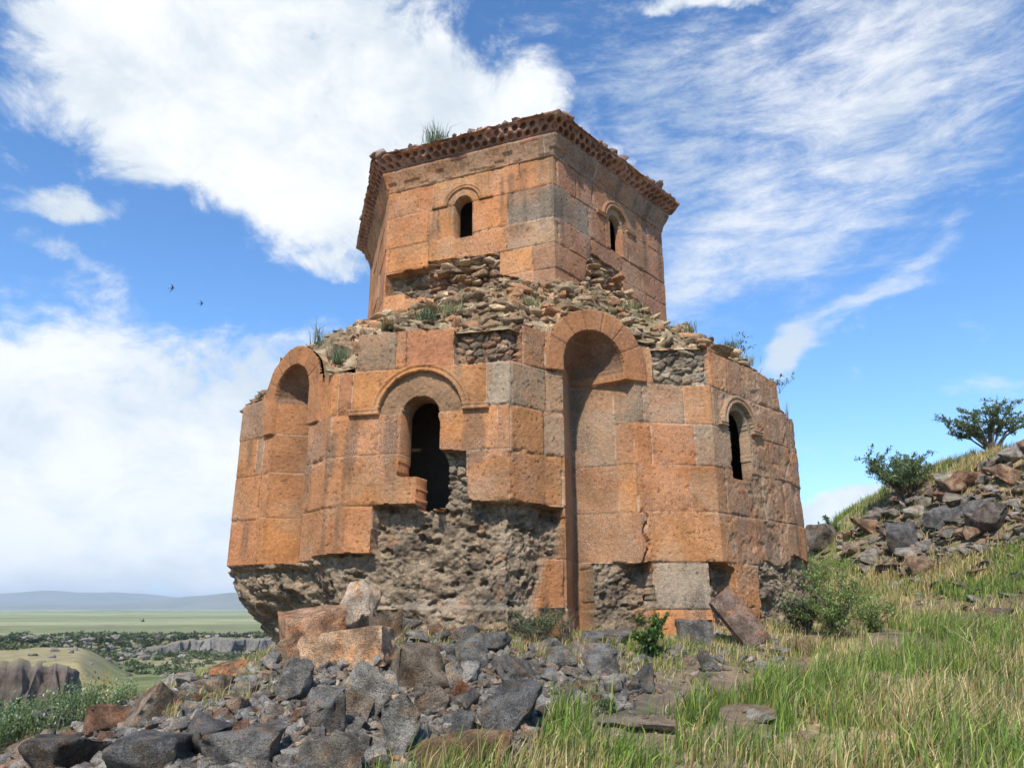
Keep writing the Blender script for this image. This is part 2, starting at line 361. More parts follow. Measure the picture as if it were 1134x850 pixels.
def ashlar(s, z, courses, joints, rects, seed, amp=.008, joint=.0065, pal=(ORA, ORB, ORC, ORD, ORA, ORA)):
    D = np.zeros(s.shape); Col = np.zeros(s.shape+(3,)); rng = np.random.RandomState(seed)
    zz = z+.012*(vnoise(s*2.1, z*0+seed)-.5); sj = s+.010*(vnoise(s*0+seed*3.3, z*5)-.5)
    bid = np.zeros(s.shape, int); dj = np.full(s.shape, 9.)
    for ci in range(len(courses)-1):
        m = (zz >= courses[ci]) & (zz < courses[ci+1]); js = sorted(joints[ci]); k = np.searchsorted(js, sj[m])
        bid[m] = ci*100+k
        jj = np.array([-99.]+list(js)+[999.]); dd = np.minimum(np.abs(sj[m]-jj[k]), np.abs(jj[k+1]-sj[m]))
        dz_ = np.minimum(np.abs(zz[m]-courses[ci]), np.abs(courses[ci+1]-zz[m])); dj[m] = np.minimum(dd, dz_)
        for kk in np.unique(k):
            mm = m.copy(); mm[m] = (k == kk)
            base = pal[rng.randint(len(pal))]*(1+.22*(rng.rand()-.5))*np.array([1, 1+.07*(rng.rand()-.5), 1+.22*(rng.rand()-.5)]); cs, cz = s[mm].mean(), z[mm].mean()
            for (a, b_, c_, d_, colr) in rects:
                if a <= cs <= b_ and c_ <= cz <= d_: base = colr
            Col[mm] = base; D[mm] += amp*(rng.rand()-.5)*2+(s[mm]-cs)*.010*(rng.rand()-.5)*2+(z[mm]-cz)*.012*(rng.rand()-.5)*2
    w_ = joint*(.55+.9*vnoise(s*3, z*3, k=seed))
    g = 1-sstep(dj, w_*.4, w_)
    pale = vnoise(s*1.7+5, z*1.9, k=seed+8)
    D += g*.016+(1-sstep(dj, 0, .03))*.003*vnoise(s*9, z*9, k=4)
    jc = np.where((pale > .52)[..., None], np.array([.55, .45, .35]), np.array([.10, .06, .04]))
    Col = Col*(1-.75*g[..., None])+jc*.75*g[..., None]
    # chipped arrises and worn faces
    chip = sstep(fbm(s*7, z*7, o=3, k=seed+2), .60, .72)*(1-sstep(dj, .012, .055)); D += .016*chip
    D += .010*(fbm(s*4, z*4, o=4, k=seed+3)-.5)+.006*(fbm(s*22, z*22, o=2, k=seed+4)-.5)
    mo = sstep(fbm(s*2.6+3, z*2.6, o=4, k=seed+11), .44, .62); Col = Col*(1-.38*mo[..., None])+ORB*.38*mo[..., None]
    # vertical weather stains and soft blotches
    st = sstep(fbm(s*5.5, z*.5, o=3, k=seed+5), .55, .72)*sstep(fbm(s*1.1, z*1.1, o=3, k=seed+6), .48, .62)
    Col = Col*(1-.58*st[..., None])+np.array([.10, .078, .055])*.58*st[..., None]
    pt = sstep(fbm(s*30, z*30, o=2, k=seed+12), .74, .84); D += .009*pt; Col = Col*(1-.5*pt[..., None])
    bl = sstep(fbm(s*1.6, z*1.6, o=4, k=seed+7), .52, .68)
    Col = Col*(1-.4*bl[..., None])+np.array([.36, .23, .13])*.4*bl[..., None]
    return D, Col, dj
def rubble(s, z, sx=4.2, sz=7.5, k=0, amp=.07, pal='mix', mort=.85):
    """stones bedded in mortar: depth (inward positive) and colour"""
    wx = .35*(fbm(s*3, z*3, o=3, k=k+31)-.5); wz = .35*(fbm(s*3+9, z*3, o=3, k=k+32)-.5)
    f1, f2, idn, ox, oy = cell((s+wx*.5)*sx, (z+wz*.35)*sz, k=k)
    big = sstep(f2-f1, .02, .28); tilt = (ox*(idn*7 % 1-.5)+oy*(idn*13 % 1-.5))*1.1
    D = -amp*(.35+idn)*big-amp*.5*tilt*big
    g1, g2, ig, _, _ = cell(s*sx*2.7, z*sz*2.4, k=k+9)
    D -= amp*.38*sstep(g2-g1, .02, .3)*(.4+ig)*(1-.6*big)
    e_ = 1.0 if pal == 'earth' else 0.0; D = D*(1-.78*e_); D += amp*(.9+1.6*e_)*(fbm(s*2.6, z*3.4, o=5, k=k+7, g=.6)-.5)+amp*(.25+.5*e_)*(fbm(s*13, z*17, o=4, k=k+17, g=.6)-.5)
    cols = {'mix': [(.25, .20, .155), (.31, .22, .16), (.20, .165, .13), (.36, .29, .22), (.27, .17, .12), (.17, .145, .12)],
            'grey': [(.25, .22, .18), (.31, .28, .22), (.20, .18, .15), (.26, .24, .19), (.17, .155, .13), (.36, .32, .26)],
            'earth': [(.215, .17, .12), (.24, .19, .135), (.18, .145, .105), (.30, .24, .175), (.24, .165, .11), (.15, .125, .10)]}[pal]
    cols = np.array(cols)*[1.2, 1.04, .88]; Col = cols[(idn*5.999).astype(int)]*(.75+.5*((idn*31) % 1))[..., None]
    c2 = cols[(ig*5.999).astype(int)]; pick = np.where(idn > .8, 1., 1-.62*e_)[..., None]; er = np.array([.29, .22, .145])*np.clip(.1+1.8*fbm(s*7, z*9, o=5, k=k+41, g=.7), .25, 1.7)[..., None]; hl_ = e_*sstep(fbm(s*5+3, z*8, o=3, k=k+43), .63, .72); D += .07*hl_; er = er*(1-.35*hl_[..., None]); fl_ = e_*sstep(fbm(s*11, z*14, o=2, k=k+44), .70, .78); er = er+(np.array([.46, .40, .31])-er)*(.7*fl_)[..., None]; D -= .02*fl_; Col = Col*pick+er*(1-pick); c2 = c2*(1-.62*e_)+er*.62*e_; Col = Col*big[..., None]+c2*(1-big[..., None])*mort
    return D, Col

chapel = empty('chapel', (0, 13.9, -.3))
tag(chapel, 'ruined six-sided chapel of orange tuff blocks with a raised drum and drilled stone cornice', 'chapel')
OFFC = np.array([0, 13.9, -.3])
def loc(V): return np.asarray(V)-OFFC
# ---- lower storey
LP = [(-4.5, 12.5), (-3.96, 10.7), (-3.5, 10.36), (-2.58, 9.55), (-2.28, 9.13), (-.03, 8.59), (.40, 8.94), (1.80, 9.56), (2.65, 9.66), (4.15, 11.1), (4.5, 11.65), (4.75, 12.6)]
STEP = .0125
LP = [(-5.1, 14.6)]+LP; S0 = math.hypot(.6, 2.1)
pts, ss, SL = resample(LP, STEP); ss = ss-S0; nrm = normals(pts, ss, .15)
zs = np.arange(-1.6, 3.86, STEP); Sg, Zg = np.meshgrid(ss, zs, indexing='ij')
courses = [-1, -.02, .54, 1.16, 1.77, 2.31, 2.85, 3.36, 5]
J = [[.7, 1.5, 7.28, 8.54, 9.27, 9.75, 10.3, 11.0], [.6, 1.3, 1.88, 2.45, 7.28, 7.82, 8.54, 9.27, 9.75, 10.35, 10.9, 11.6],
     [.5, 1.1, 1.85, 2.5, 2.95, 4.3, 4.83, 6.0, 6.9, 8.46, 9.8, 10.42, 11.1, 11.7],
     [.8, 1.5, 2.45, 4.36, 5.3, 5.99, 6.51, 7.3, 8.22, 8.38, 9.1, 9.7, 10.7, 11.3],
     [.6, 1.2, 2.30, 2.45, 4.22, 4.85, 5.4, 6.36, 6.52, 7.05, 8.2, 8.36, 8.62, 9.2, 10.1, 10.95, 11.5],
     [.9, 1.6, 2.44, 3.9, 4.28, 4.47, 5.4, 6.22, 6.55, 7.08, 8.2, 8.52, 9.08, 9.5, 9.9, 10.6, 11.2],
     [1.88, 2.33, 4.51, 5.03, 5.17, 5.8, 6.72, 7.08, 8.68, 9.5, 9.95, 10.4, 10.8, 11.2], [3.1, 7.8]]
rects = [(4.5, 5.1, 2.85, 3.4, GRY*.95), (5.0, 5.18, 2.85, 3.4, ORB), (6.23, 6.7, 2.3, 2.85, GRL), (6.6, 7.3, 2.3, 2.85, GRY), (8.2, 8.6, 2.3, 2.85, GRY*.9), (8.5, 9.1, 2.3, 2.85, BRN*1.05), (8.54, 9.27, -.3, .54, GRL*.95), (7.0, 7.28, -.3, .54, PNK*1.05),
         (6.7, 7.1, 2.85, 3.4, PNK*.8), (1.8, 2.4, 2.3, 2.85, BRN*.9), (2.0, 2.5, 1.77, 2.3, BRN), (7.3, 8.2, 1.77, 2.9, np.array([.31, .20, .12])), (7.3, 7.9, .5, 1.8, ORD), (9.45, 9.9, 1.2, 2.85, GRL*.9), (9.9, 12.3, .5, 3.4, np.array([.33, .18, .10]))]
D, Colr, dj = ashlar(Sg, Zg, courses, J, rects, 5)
part = np.zeros(Sg.shape, int)      # 0 wall
hole = np.zeros(Sg.shape, bool)
# worn, pitted right-hand face
wr = sstep(Sg, 9.5, 9.7)
D += wr*(.022*sstep(fbm(Sg*6, Zg*5, o=4, k=77), .56, .75)+.012*fbm(Sg*14, Zg*14, o=2, k=78))
Colr = Colr*(1-.3*wr[..., None]*sstep(fbm(Sg*9, Zg*4, o=3, k=79), .45, .6)[..., None])+GRL*.3*wr[..., None]*sstep(fbm(Sg*9, Zg*4, o=3, k=79), .45, .6)[..., None]
# --- niches
def niche(c, zc, ri, rol, ror, pid_n, pid_a, sR, spring):
    """c,zc arch centre; ring is a slab in front, the pocket a triangular recess with a conch"""
    global D, Colr, part
    s, z = Sg-c, Zg-zc; up = z > 0
    rr_ = np.where(up, np.hypot(s, z), np.abs(s)); ang = np.arctan2(np.maximum(z, 0), s)
    ro = ror+(rol-ror)*(ang/math.pi)
    hw = np.where(s > 0, np.where(z < spring-zc, sR, ri), ri)
    inside = (rr_ < np.where(up, ri, hw)) & (Zg > -1.6)
    edge = np.clip(1-np.abs(s)/hw, 0, 1); edge = np.where(s > 0, edge**.86, edge)
    t = np.clip(z/ri, 0, 1); hw_z = np.sqrt(np.clip(1-t*t, 0, 1))
    dep = .63*np.clip((hw_z*np.where(up, ri, hw)-np.abs(s))/np.where(up, ri, hw), 0, 1)
    dep = np.where(up, .63*np.clip(1-rr_/ri, 0, 1)**.62*1.0, .63*edge)
    bl = sstep(z, -.25, .18)
    dep = np.where(inside, (.63*edge)*(1-bl)+bl*np.where(up, .63*np.clip(1-rr_/ri, 0, 1)**.7, .63*edge), 0)
    D = np.where(inside, dep+.012+.012*(fbm(Sg*5, Zg*5, o=3, k=61)-.5)+(D*.7), D); part[inside] = pid_n
    stain_shade = (inside & (z < .1))*sstep(.28-np.abs(s+.05)+.25*(fbm(Sg*2, Zg*1.2, o=4, k=63)-.5), 0, .3); Colr = Colr*(1-.5*stain_shade[..., None])+np.array([.17, .12, .08])*.35*stain_shade[..., None]  # weather stain plus shade of the deep apex, both put into the colour
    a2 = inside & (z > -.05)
    dk = np.array([.17, .105, .07])  # shade under the arch hood, mixed into the conch colour
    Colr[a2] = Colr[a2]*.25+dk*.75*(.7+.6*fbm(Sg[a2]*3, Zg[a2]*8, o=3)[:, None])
    ring = (rr_ >= ri) & (rr_ < ro) & (Zg > spring)
    nv = 7; va = (ang/math.pi*nv); fr = np.abs(va-np.round(va))*math.pi/nv*rr_; vid = np.floor(va).astype(int)
    jr = (1-sstep(fr, .004, .010))*(z > 0)*((np.round(va) > .5) & (np.round(va) < nv-.5))
    vc = np.array([ORB, ORB*.9, ORA*.9, ORD, ORB, ORD*1.08, ORB*.92, ORB])*.9
    cr = vc[np.clip(vid, 0, 7)]*(.8+.4*fbm(Sg*2.5, Zg*2.5, o=4, k=44))[..., None]
    cr = cr*(1-.7*jr[..., None])+np.array([.12, .07, .05])*.7*jr[..., None]
    D = np.where(ring, -.035+.012*jr+.012*(fbm(Sg*5, Zg*5, o=4, k=45)-.5)+.02*sstep(rr_, ro-.03, ro)*fbm(Sg*8, Zg*8, o=2, k=46), D)
    Colr = np.where(ring[..., None], cr, Colr); part[ring] = pid_a
    return ro
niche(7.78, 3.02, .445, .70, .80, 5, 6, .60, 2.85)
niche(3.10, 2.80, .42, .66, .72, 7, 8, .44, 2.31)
# --- windows with raised moulding over them
def arch_window(D, Colr, part, hole, Sg, Zg, c, zc, w_, z0, rin, rout, ear0, ear1, ez0, ez1, pid, tymp=None, depth=.34, k=0, relief=.045, shape=None):
    s, z = Sg-c, Zg-zc; r = np.hypot(s, z); up = z > 0
    wob = .012*(fbm(Sg*9, Zg*9, o=2, k=k)-.5)
    op = ((np.abs(s)+wob < w_) & (Zg > z0) & ~up) | ((r+wob < w_) & up)
    if shape is not None: op |= inpoly(Sg+wob*2, Zg+wob*2, shape)
    br = .5+.5*np.cos(np.clip((r-(rin+rout)/2)/((rout-rin)/2), -1, 1)*math.pi*1.0)
    band = (r > rin) & (r < rout) & (Zg > (ez0+ez1)/2)
    groove = 1-sstep(np.abs(r-(rin+rout)/2), .006, .014)
    D = np.where(band, -relief+.02*groove+.01*(fbm(Sg*8, Zg*8, o=2, k=k+3)-.5), D)
    ear = (Zg > ez0) & (Zg < ez1) & (((Sg > ear0) & (s < -rin)) | ((Sg < ear1) & (s > rin)))
    ge = 1-sstep(np.abs(Zg-(ez0+ez1)/2), .005, .012)
    D = np.where(ear, -relief+.018*ge, D)
    part[band | ear] = pid
    if tymp is not None:
        ty = (r < rin) & (Zg > ez0); D = np.where(ty, .02+.03*(fbm(Sg*6, Zg*6, o=5, k=k)-.5)+.012*sstep(fbm(Sg*28, Zg*28, o=2, k=k), .68, .8), D); Colr[ty] = tymp*(.55+.9*fbm(Sg[ty]*4, Zg[ty]*4, o=5, g=.65))[:, None]
    D = np.where(op, depth, D); hole |= op
    return D, Colr, op
shp = [(5.13, 1.5), (5.37, 1.49), (5.38, 1.11), (5.66, 1.09), (5.72, 1.3), (5.71, 1.6), (5.64, 1.78), (5.63, 2.2), (5.2, 2.2)]
brk = [(5.62, 1.80), (5.98, 1.78), (6.0, 1.16), (5.6, 1.10), (5.4, 1.05)]
# --- places where the facing has fallen
miss = [([(4.83, 1.165), (5.37, 1.175), (5.4, 1.10), (5.66, 1.08), (5.75, 1.15), (6.0, 1.19), (6.51, 1.16), (7.31, 1.145), (7.30, .56), (7.1, .54), (7.03, .3), (6.93, .02), (6.93, -1.9), (-3, -1.9), (-3, .54), (3.9, .54), (3.9, .60), (4.83, .61)], .20, 'earth'),
        ([(7.84, .53), (8.54, .54), (8.54, -1.9), (7.86, -1.9)], .30, 'earth'), ([(9.28, .54), (9.75, .5), (9.76, -1.9), (9.27, -1.9)], .28, 'earth'),
        ([(10.32, .44), (10.5, .62), (10.9, .50), (11.4, .72), (12.6, .6), (13.5, .5), (13.5, -1.9), (10.35, -1.9)], .07, 'earth'),
        ([(5.8, 3.5), (5.81, 2.88), (6.0, 2.84), (6.35, 2.86), (6.68, 2.87), (6.70, 3.5)], .16, 'mix'),
        ([(8.66, 3.6), (8.69, 2.86), (9.46, 2.85), (9.49, 3.6)], .12, 'grey'),
        ([(3.78, 3.5), (3.9, 2.87), (4.5, 2.86), (4.5, 3.5)], .25, 'grey'),
        ([(-3, 2.87), (2.31, 2.87), (2.40, 3.2), (2.4, 4), (-3, 4)], .3, 'grey'),
        (brk, .24, 'grey')]
wob_s = .05*(fbm(Sg*6, Zg*6, o=4, k=51)-.5); wob_z = .05*(fbm(Sg*6+4, Zg*6, o=4, k=52)-.5)
D, Colr, op1 = arch_window(D, Colr, part, hole, Sg, Zg, 5.385, 2.25, .235, 1.5, .54, .645, 4.45, 6.25, 2.27, 2.355, 3, tymp=np.array([.25, .145, .078]), k=3, shape=shp)
D, Colr, op2 = arch_window(D, Colr, part, hole, Sg, Zg, 10.14, 2.38, .25, 1.66, .34, .45, 9.62, 10.74, 2.34, 2.41, 4, tymp=GRL*.8, k=9, relief=.05, depth=.15)
gone = np.zeros(Sg.shape, bool)
for poly, rec, pal in miss:
    m = inpoly(Sg+wob_s, Zg+wob_z, poly) & ~(op1 | op2) & (part != 6) & (part != 8)
    if rec < .3 or poly[0][0] > 0: m &= True
    d, cl = rubble(Sg[m], Zg[m], k=int(rec*100)+len(poly), pal=pal, sx=5.5 if pal == 'earth' else 6, sz=8.5 if pal == 'earth' else 13, amp=.085 if pal == 'earth' else .06)
    base = np.full(Sg.shape, rec)
    if pal == 'earth' and len(poly) > 8:
        zz = Zg
        base = .20+.05*fbm(Sg*1.5, Zg*1.5, o=3, k=91)-.10*sstep(.03-zz, 0, .06)*sstep(Sg, 4.6, 5.2)
        lft = 1-sstep(Sg, 3.6, 4.4)
        base = base*(1-lft)+lft*(.06+.80*sstep(.42-zz, 0, 1.15)+.10*sstep(.50-zz, 0, .05)-.10*sstep(fbm(Sg*2.2, Zg*2.4, o=3, k=97), .4, .65))
        ledge = sstep(zz, -.05, 0)*(1-sstep(zz, .07, .12))*sstep(Sg, 4.9, 5.3)
        cl = cl+(np.array([.40, .36, .29])-cl)*(ledge[m]*.25)[:, None]
    D[m] = base[m]+d; Colr[m] = cl; part[m] = 1
# the vertical crack beside the niche
cr = np.abs(Sg-(8.46+.03*np.sin(Zg*19))) < .018*np.clip((1.12-Zg)*4+.4, .4, 1); cr &= (Zg > .54) & (Zg < 1.14); D = np.where(cr & (part == 0), .07, D)
# --- top edge of the walls
def ztop(s):
    b_ = np.interp(s, [0, 1.9, 2.38, 2.40, 3.84, 3.86, 4.50, 4.51, 5.79, 5.81, 6.70, 6.72, 7.08, 8.68, 9.48, 9.5, 9.9, 11.4, 11.45, 13],
                      [2.95, 2.9, 2.95, 2.9, 2.95, 2.86, 2.95, 3.34, 3.34, 3.30, 3.30, 3.38, 3.36, 3.36, 3.42, 3.40, 3.38, 3.32, 2.88, 2.84])
    for c, zc, l, r_ in ((7.78, 3.02, .70, .80), (3.10, 2.80, .66, .72)):
        d = s-c; a = np.clip(1-np.where(d < 0, (d/l)**2, (d/r_)**2), 0, 1); rad = l*.52+r_*.48
        b_ = np.where(a > 0, np.maximum(b_, zc+rad*np.sqrt(a)), b_)
    return b_
rag = .05*(fbm(ss*5, ss*0, o=3, k=88)-.5); zt_ = ztop(ss)+rag*((part[:, 380] != 6))
part[Zg > zt_[:, None]+.004] = -1
part[(part == 0) & False] = 0
nrmw = normals(pts, ss, .45); kw = (sstep(D, .06, .16)*(part == 1))[..., None]; nm = nrm[:, None, :]*(1-kw)+nrmw[:, None, :]*kw
Pos = np.zeros(Sg.shape+(3,)); Pos[..., :2] = pts[:, None, :]-nm*D[..., None]; Pos[..., 2] = Zg
# snap the ragged top row so that it reads as an edge, and close windows with their moulding parts
names = {0: 'wall', 1: 'rubble_core', 3: 'window_moulding', 4: 'window_moulding', 5: 'niche', 6: 'arch', 7: 'niche', 8: 'arch'}
mats = {k_: M_ASH for k_ in names}; mats[1] = M_RUB; mats[3] = M_ASH2; mats[4] = M_ASH2; mats[6] = M_ASH2; mats[8] = M_ASH2
Pos = loc(Pos.reshape(-1, 3)).reshape(Pos.shape)
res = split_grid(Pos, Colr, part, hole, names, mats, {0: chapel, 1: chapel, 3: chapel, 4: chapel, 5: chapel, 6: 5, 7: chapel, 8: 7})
# back of the lower storey, simple courses
BP = [(4.75, 12.6), (4.8, 15.2), (4.3, 16.4), (3.0, 17.0), (1.2, 18.8), (-1.4, 18.8), (-2.9, 17.2), (-4.3, 16.6), (-5.1, 14.6)]
bp, bs, _ = resample(BP, .05); bn = normals(bp, bs, .15); bz = np.linspace(-2.4, 2.90, 107); Sb, Zb = np.meshgrid(bs, bz, indexing='ij')
Db, Cb, _ = ashlar(Sb, Zb, [-1, -.02, .54, 1.16, 1.77, 2.31, 3], [list(np.arange(.3+.2*i, 20, .7)) for i in range(7)], [], 9)
Db = Db+np.where(Zb < .5, .25+.9*sstep(.4-Zb, 0, 1.1)+.25*(fbm(Sb*3, Zb*3, o=4, k=5)-.5), 0); Cb = np.where((Zb < .5)[..., None], np.array([.22, .175, .125])*(.6+.8*fbm(Sb*5, Zb*7, o=3))[..., None], Cb)
Pb = np.zeros(Sb.shape+(3,)); Pb[..., :2] = bp[:, None]-bn[:, None]*Db[..., None]; Pb[..., 2] = Zb
o_ = split_grid(loc(Pb.reshape(-1, 3)).reshape(Pb.shape), Cb, np.zeros(Sb.shape, int), np.zeros(Sb.shape, bool), {0: 'back_wall'}, {0: M_ASH}, {0: chapel})

# ---- drum
CEN = np.array([0., 13.9]); raw = [(-3.18, 15.0), (-2.265, 11.78), (.69, 10.55), (3.04, 13.24), (2.3, 16.6), (-.9, 17.5)]
def ring_off(d): return [np.array(q)+(np.array(q)-CEN)/np.linalg.norm(np.array(q)-CEN)*d for q in raw]
DPth = ring_off(-.10); DP = DPth+[DPth[0]]
dp, ds, SD = resample(DP, STEP); vis = ds <= SD[3]+.4; dp = dp[vis]; ds = ds[vis]; dn = normals(dp, ds, .10)
dzv = np.arange(4.2, 7.40, STEP); Sd, Zd = np.meshgrid(ds, dzv, indexing='ij')
T1, T2, T3 = SD[1], SD[2], SD[3]
cd = [4, 4.75, 5.07, 5.50, 5.955, 6.54, 7.06, 8]
Jd = [[T1+.45, T1+1.4, T2-.6, T2+.6, T2+1.5, T2+2.4], [.8, 1.6, 2.6, T1+.43, T1+1.2, T1+2.17, T1+2.72, T2+.8, T2+1.9, T2+2.6], [.7, 1.9, 2.8, T1+.2, T1+.84, T1+1.65, T1+2.15, T1+2.72, T2+.82, T2+1.95, T2+2.75],
      [1.1, 2.2, T1+.05, T1+.84, T1+1.66, T1+2.26, T2+.12, T2+1.01, T2+1.95, T2+2.6, T2+3.1], [.6, 1.5, 2.6, T1+.82, T1+1.0, T1+1.66, T1+2.3, T2-.02+1.0, T2+1.45, T2+2.2, T2+3.1],
      [.9, 1.9, T1-.1, T1+.22, T1+.62, T1+.9, T1+1.95, T1+2.5, T2+.12, T2+.63, T2+1.1, T2+2.2, T2+2.9, T2+3.2], [.5, 1.0, 1.5, 2.1, 2.7]+[T1+.1+.32*i for i in range(10)]+[T2+.25+.42*i for i in range(9)]]
rd = [(T1+2.2, T2+.1, 5.5, 5.95, BRN*1.15), (T2-.1, T2+1.0, 5.95, 6.54, BRN*.85), (T2+.1, T3+.5, 4, 7.06, np.array([.33, .165, .095])), (T2-.1, T2+1.0, 5.95, 6.54, np.array([.22, .16, .11])),
      (T2, T3+1, 7.0, 8, np.array([.27, .18, .13])), (T1, T2, 7.0, 8, np.array([.36, .21, .125]))]
Dd, Cd, djd = ashlar(Sd, Zd, cd, Jd, rd, 17, pal=(ORA, ORA*1.05, ORC, ORB, ORA), amp=.010)
pd = np.zeros(Sd.shape, int); hd = np.zeros(Sd.shape, bool)
# flaring, broken band under the cornice
fl = Zd > 7.06; kk = np.floor((Sd*3.1)).astype(int); rk = _h(kk, kk*0, kk*0, 5)
kk2 = np.floor((Sd*6.3+.4)).astype(int); rk2 = _h(kk2, kk2*0, kk2*0, 8)
low = 7.08+.20*rk2*rk2; piece = fl & (Zd > low)
Dd = np.where(fl, -.015-.11*np.clip((Zd-7.06)/.3, 0, 1)**1.4, Dd); Dd = np.where(piece & (rk > .25), Dd-.014-.012*rk2, Dd)
Dd += np.where(fl, .02*(fbm(Sd*8, Zd*8, o=3, k=3)-.5), 0); pd[fl] = 2
Dd, Cd, o3 = arch_window(Dd, Cd, pd, hd, Sd, Zd, T1+1.485, 6.515, .16, 5.905, .30, .385, T1+.90, T1+2.03, 6.54, 6.60, 3, k=13, relief=.035, depth=.22)
Dd, Cd, o4 = arch_window(Dd, Cd, pd, hd, Sd, Zd, T2+1.80, 6.52, .19, 5.98, .33, .44, T2+1.20, T2+2.42, 6.52, 6.60, 4, k=23, relief=.045, tymp=GRY*1.2, depth=.15)
mi = [([(T1+.04, 5.47), (T1+.83, 5.49), (T1+.84, 4.95), (T1+.43, 4.97), (T1+.42, 5.06), (T1+.05, 5.09)], .22, 'earth'),
      ([(T1+.83, 5.58), (T1+1.65, 5.53), (T1+2.14, 5.50), (T1+2.17, 5.09), (T1+2.5, 4.98), (T1+2.75, 4.82), (T2-.05, 4.75), (T2+.55, 4.90), (T2+.78, 5.1), (T2+.85, 5.42), (T2+1.0, 5.68), (T2+1.5, 5.66), (T2+1.93, 5.62), (T2+1.94, 5.28), (T2+2.4, 5.28), (T2+2.8, 5.12), (T2+3.0, 4.9), (T2+3.1, 4), (T1+.3, 4), (T1+.45, 4.68), (T1+.84, 4.94)], .12, 'mix')]
ws = .06*(fbm(Sd*6, Zd*6, o=4, k=53)-.5); wz = .06*(fbm(Sd*6+4, Zd*6, o=4, k=54)-.5)
for poly, rec, pal in mi:
    m = inpoly(Sd+ws, Zd+wz, poly) & ~(o3 | o4); d, cl = rubble(Sd[m], Zd[m], k=len(poly), pal=pal, sx=4, sz=9, amp=.10)
    Dd[m] = rec+d; Cd[m] = cl; pd[m] = 1
Pd = np.zeros(Sd.shape+(3,)); Pd[..., :2] = dp[:, None]-dn[:, None]*Dd[..., None]; Pd[..., 2] = Zd
Pd = loc(Pd.reshape(-1, 3)).reshape(Pd.shape)
rdm = split_grid(Pd, Cd, pd, hd, {0: 'drum', 1: 'exposed_rubble', 2: 'frieze', 3: 'window_moulding', 4: 'window_moulding'}, {0: M_ASH, 1: M_RUB, 2: M_ASH2, 3: M_ASH2, 4: M_ASH2}, {0: chapel, 1: 0, 2: 0, 3: 0, 4: 0})
drum = rdm[0]
bp2 = [dp[-1], DPth[4], DPth[5], DPth[0]]; q2, s2, _ = resample(bp2, .06); n2_ = normals(q2, s2, .1); z2 = np.arange(4.2, 7.44, .06); S2, Z2 = np.meshgrid(s2, z2, indexing='ij')
D2, C2, _ = ashlar(S2, Z2, cd, [list(np.arange(.3+.2*i, 20, .7)) for i in range(7)], [], 19)
P2 = np.zeros(S2.shape+(3,)); P2[..., :2] = q2[:, None]-n2_[:, None]*D2[..., None]; P2[..., 2] = Z2
split_grid(loc(P2.reshape(-1, 3)).reshape(P2.shape), C2, np.zeros(S2.shape, int), np.zeros(S2.shape, bool), {0: 'back_wall'}, {0: M_ASH}, {0: drum})
# ---- cornice: a roll moulding and a leaning band with two staggered rows of drilled hollows
RC = np.array([.31, .175, .125])
def sweep(name, prof_fn, nv, step, parent, mat, closed=True):
    Pc = ring_off(0.0); Pc = Pc+[Pc[0]]; q, s_, SS = resample(Pc, step); nn = normals(q, s_, .02)
    # mitred outward direction
    d = q-CEN; vv = np.linspace(0, 1, nv); S_, V_ = np.meshgrid(s_, vv, indexing='ij')
    off_, z_, c_ = prof_fn(S_, V_)
    base = np.zeros(S_.shape+(3,)); 
    L = np.array(SS); k_ = np.clip(np.searchsorted(L, s_, 'right')-1, 0, len(L)-2); t = (s_-L[k_])/(L[k_+1]-L[k_]); Rw = np.array([np.array(x) for x in raw]+[np.array(raw[0])])
    rad = np.array([(x-CEN)/np.linalg.norm(x-CEN)/math.cos(math.pi/6)*1.0 for x in Rw]); dirv = rad[k_]*(1-t)[:, None]+rad[k_+1]*t[:, None]
    base[..., :2] = q[:, None]+dirv[:, None]*off_[..., None]; base[..., 2] = z_
    ns_, nz_ = S_.shape; idx = np.arange(ns_*nz_).reshape(ns_, nz_); a = idx[:-1, :-1]
    f_ = np.stack([a, idx[1:, :-1], idx[1:, 1:], idx[:-1, 1:]], -1).reshape(-1, 4)
    return mesh_obj(name, loc(base.reshape(-1, 3)), f_, mat, parent, col=c_.reshape(-1, 3))
def prof_band(S_, V_):
    L_ = .52; v = V_*L_
    off = np.interp(v, [0, .05, .30, .38, .45, .52], [-.02, .03, .235, .265, .22, .02]); z = np.interp(v, [0, .05, .30, .38, .45, .52], [7.41, 7.44, 7.60, 7.635, 7.66, 7.68])
    pit = np.zeros(S_.shape); sp_ = .150
    for row, vc in ((0, .115), (1, .225)):
        kk_ = np.floor(S_/sp_+.5*row); hh_ = _h(kk_, kk_*0+row, kk_*0, 3); h2_ = _h(kk_, kk_*0+row, kk_*0, 7); u = (S_/sp_+.5*row) % 1-.5; rr2 = np.hypot(u*sp_+.012*(h2_-.5), v-vc-.02*(hh_-.5)); pit = np.maximum(pit, (1-sstep(rr2, .028+.014*hh_, .046+.018*hh_))*(.45+.55*(h2_ > .15)))
    u = (S_/(sp_)+.5) % 1-.5
    br = sstep(fbm(S_*2.3, v*6, o=3, k=71), .52, .64)*sstep(v, .12, .3)
    nrm_ = np.array([.62, -.78])
    dd = .075*pit+.075*br+.05*(fbm(S_*6, v*9, o=3, k=72)-.5)+.01*(1-sstep(np.abs(v-.17), .004, .012))
    c = RC*(.7+.6*fbm(S_*3, v*5, o=3, k=73))[..., None]; c = c*(1-.25*pit[..., None])
    top = sstep(v, .30, .4)*.04*(fbm(S_*5, v*4, o=3, k=75)-.45)*2
    return off-dd*.78, z+dd*.62+top, c
corn = sweep('cornice', prof_band, 46, .0125, chapel, M_CORN)
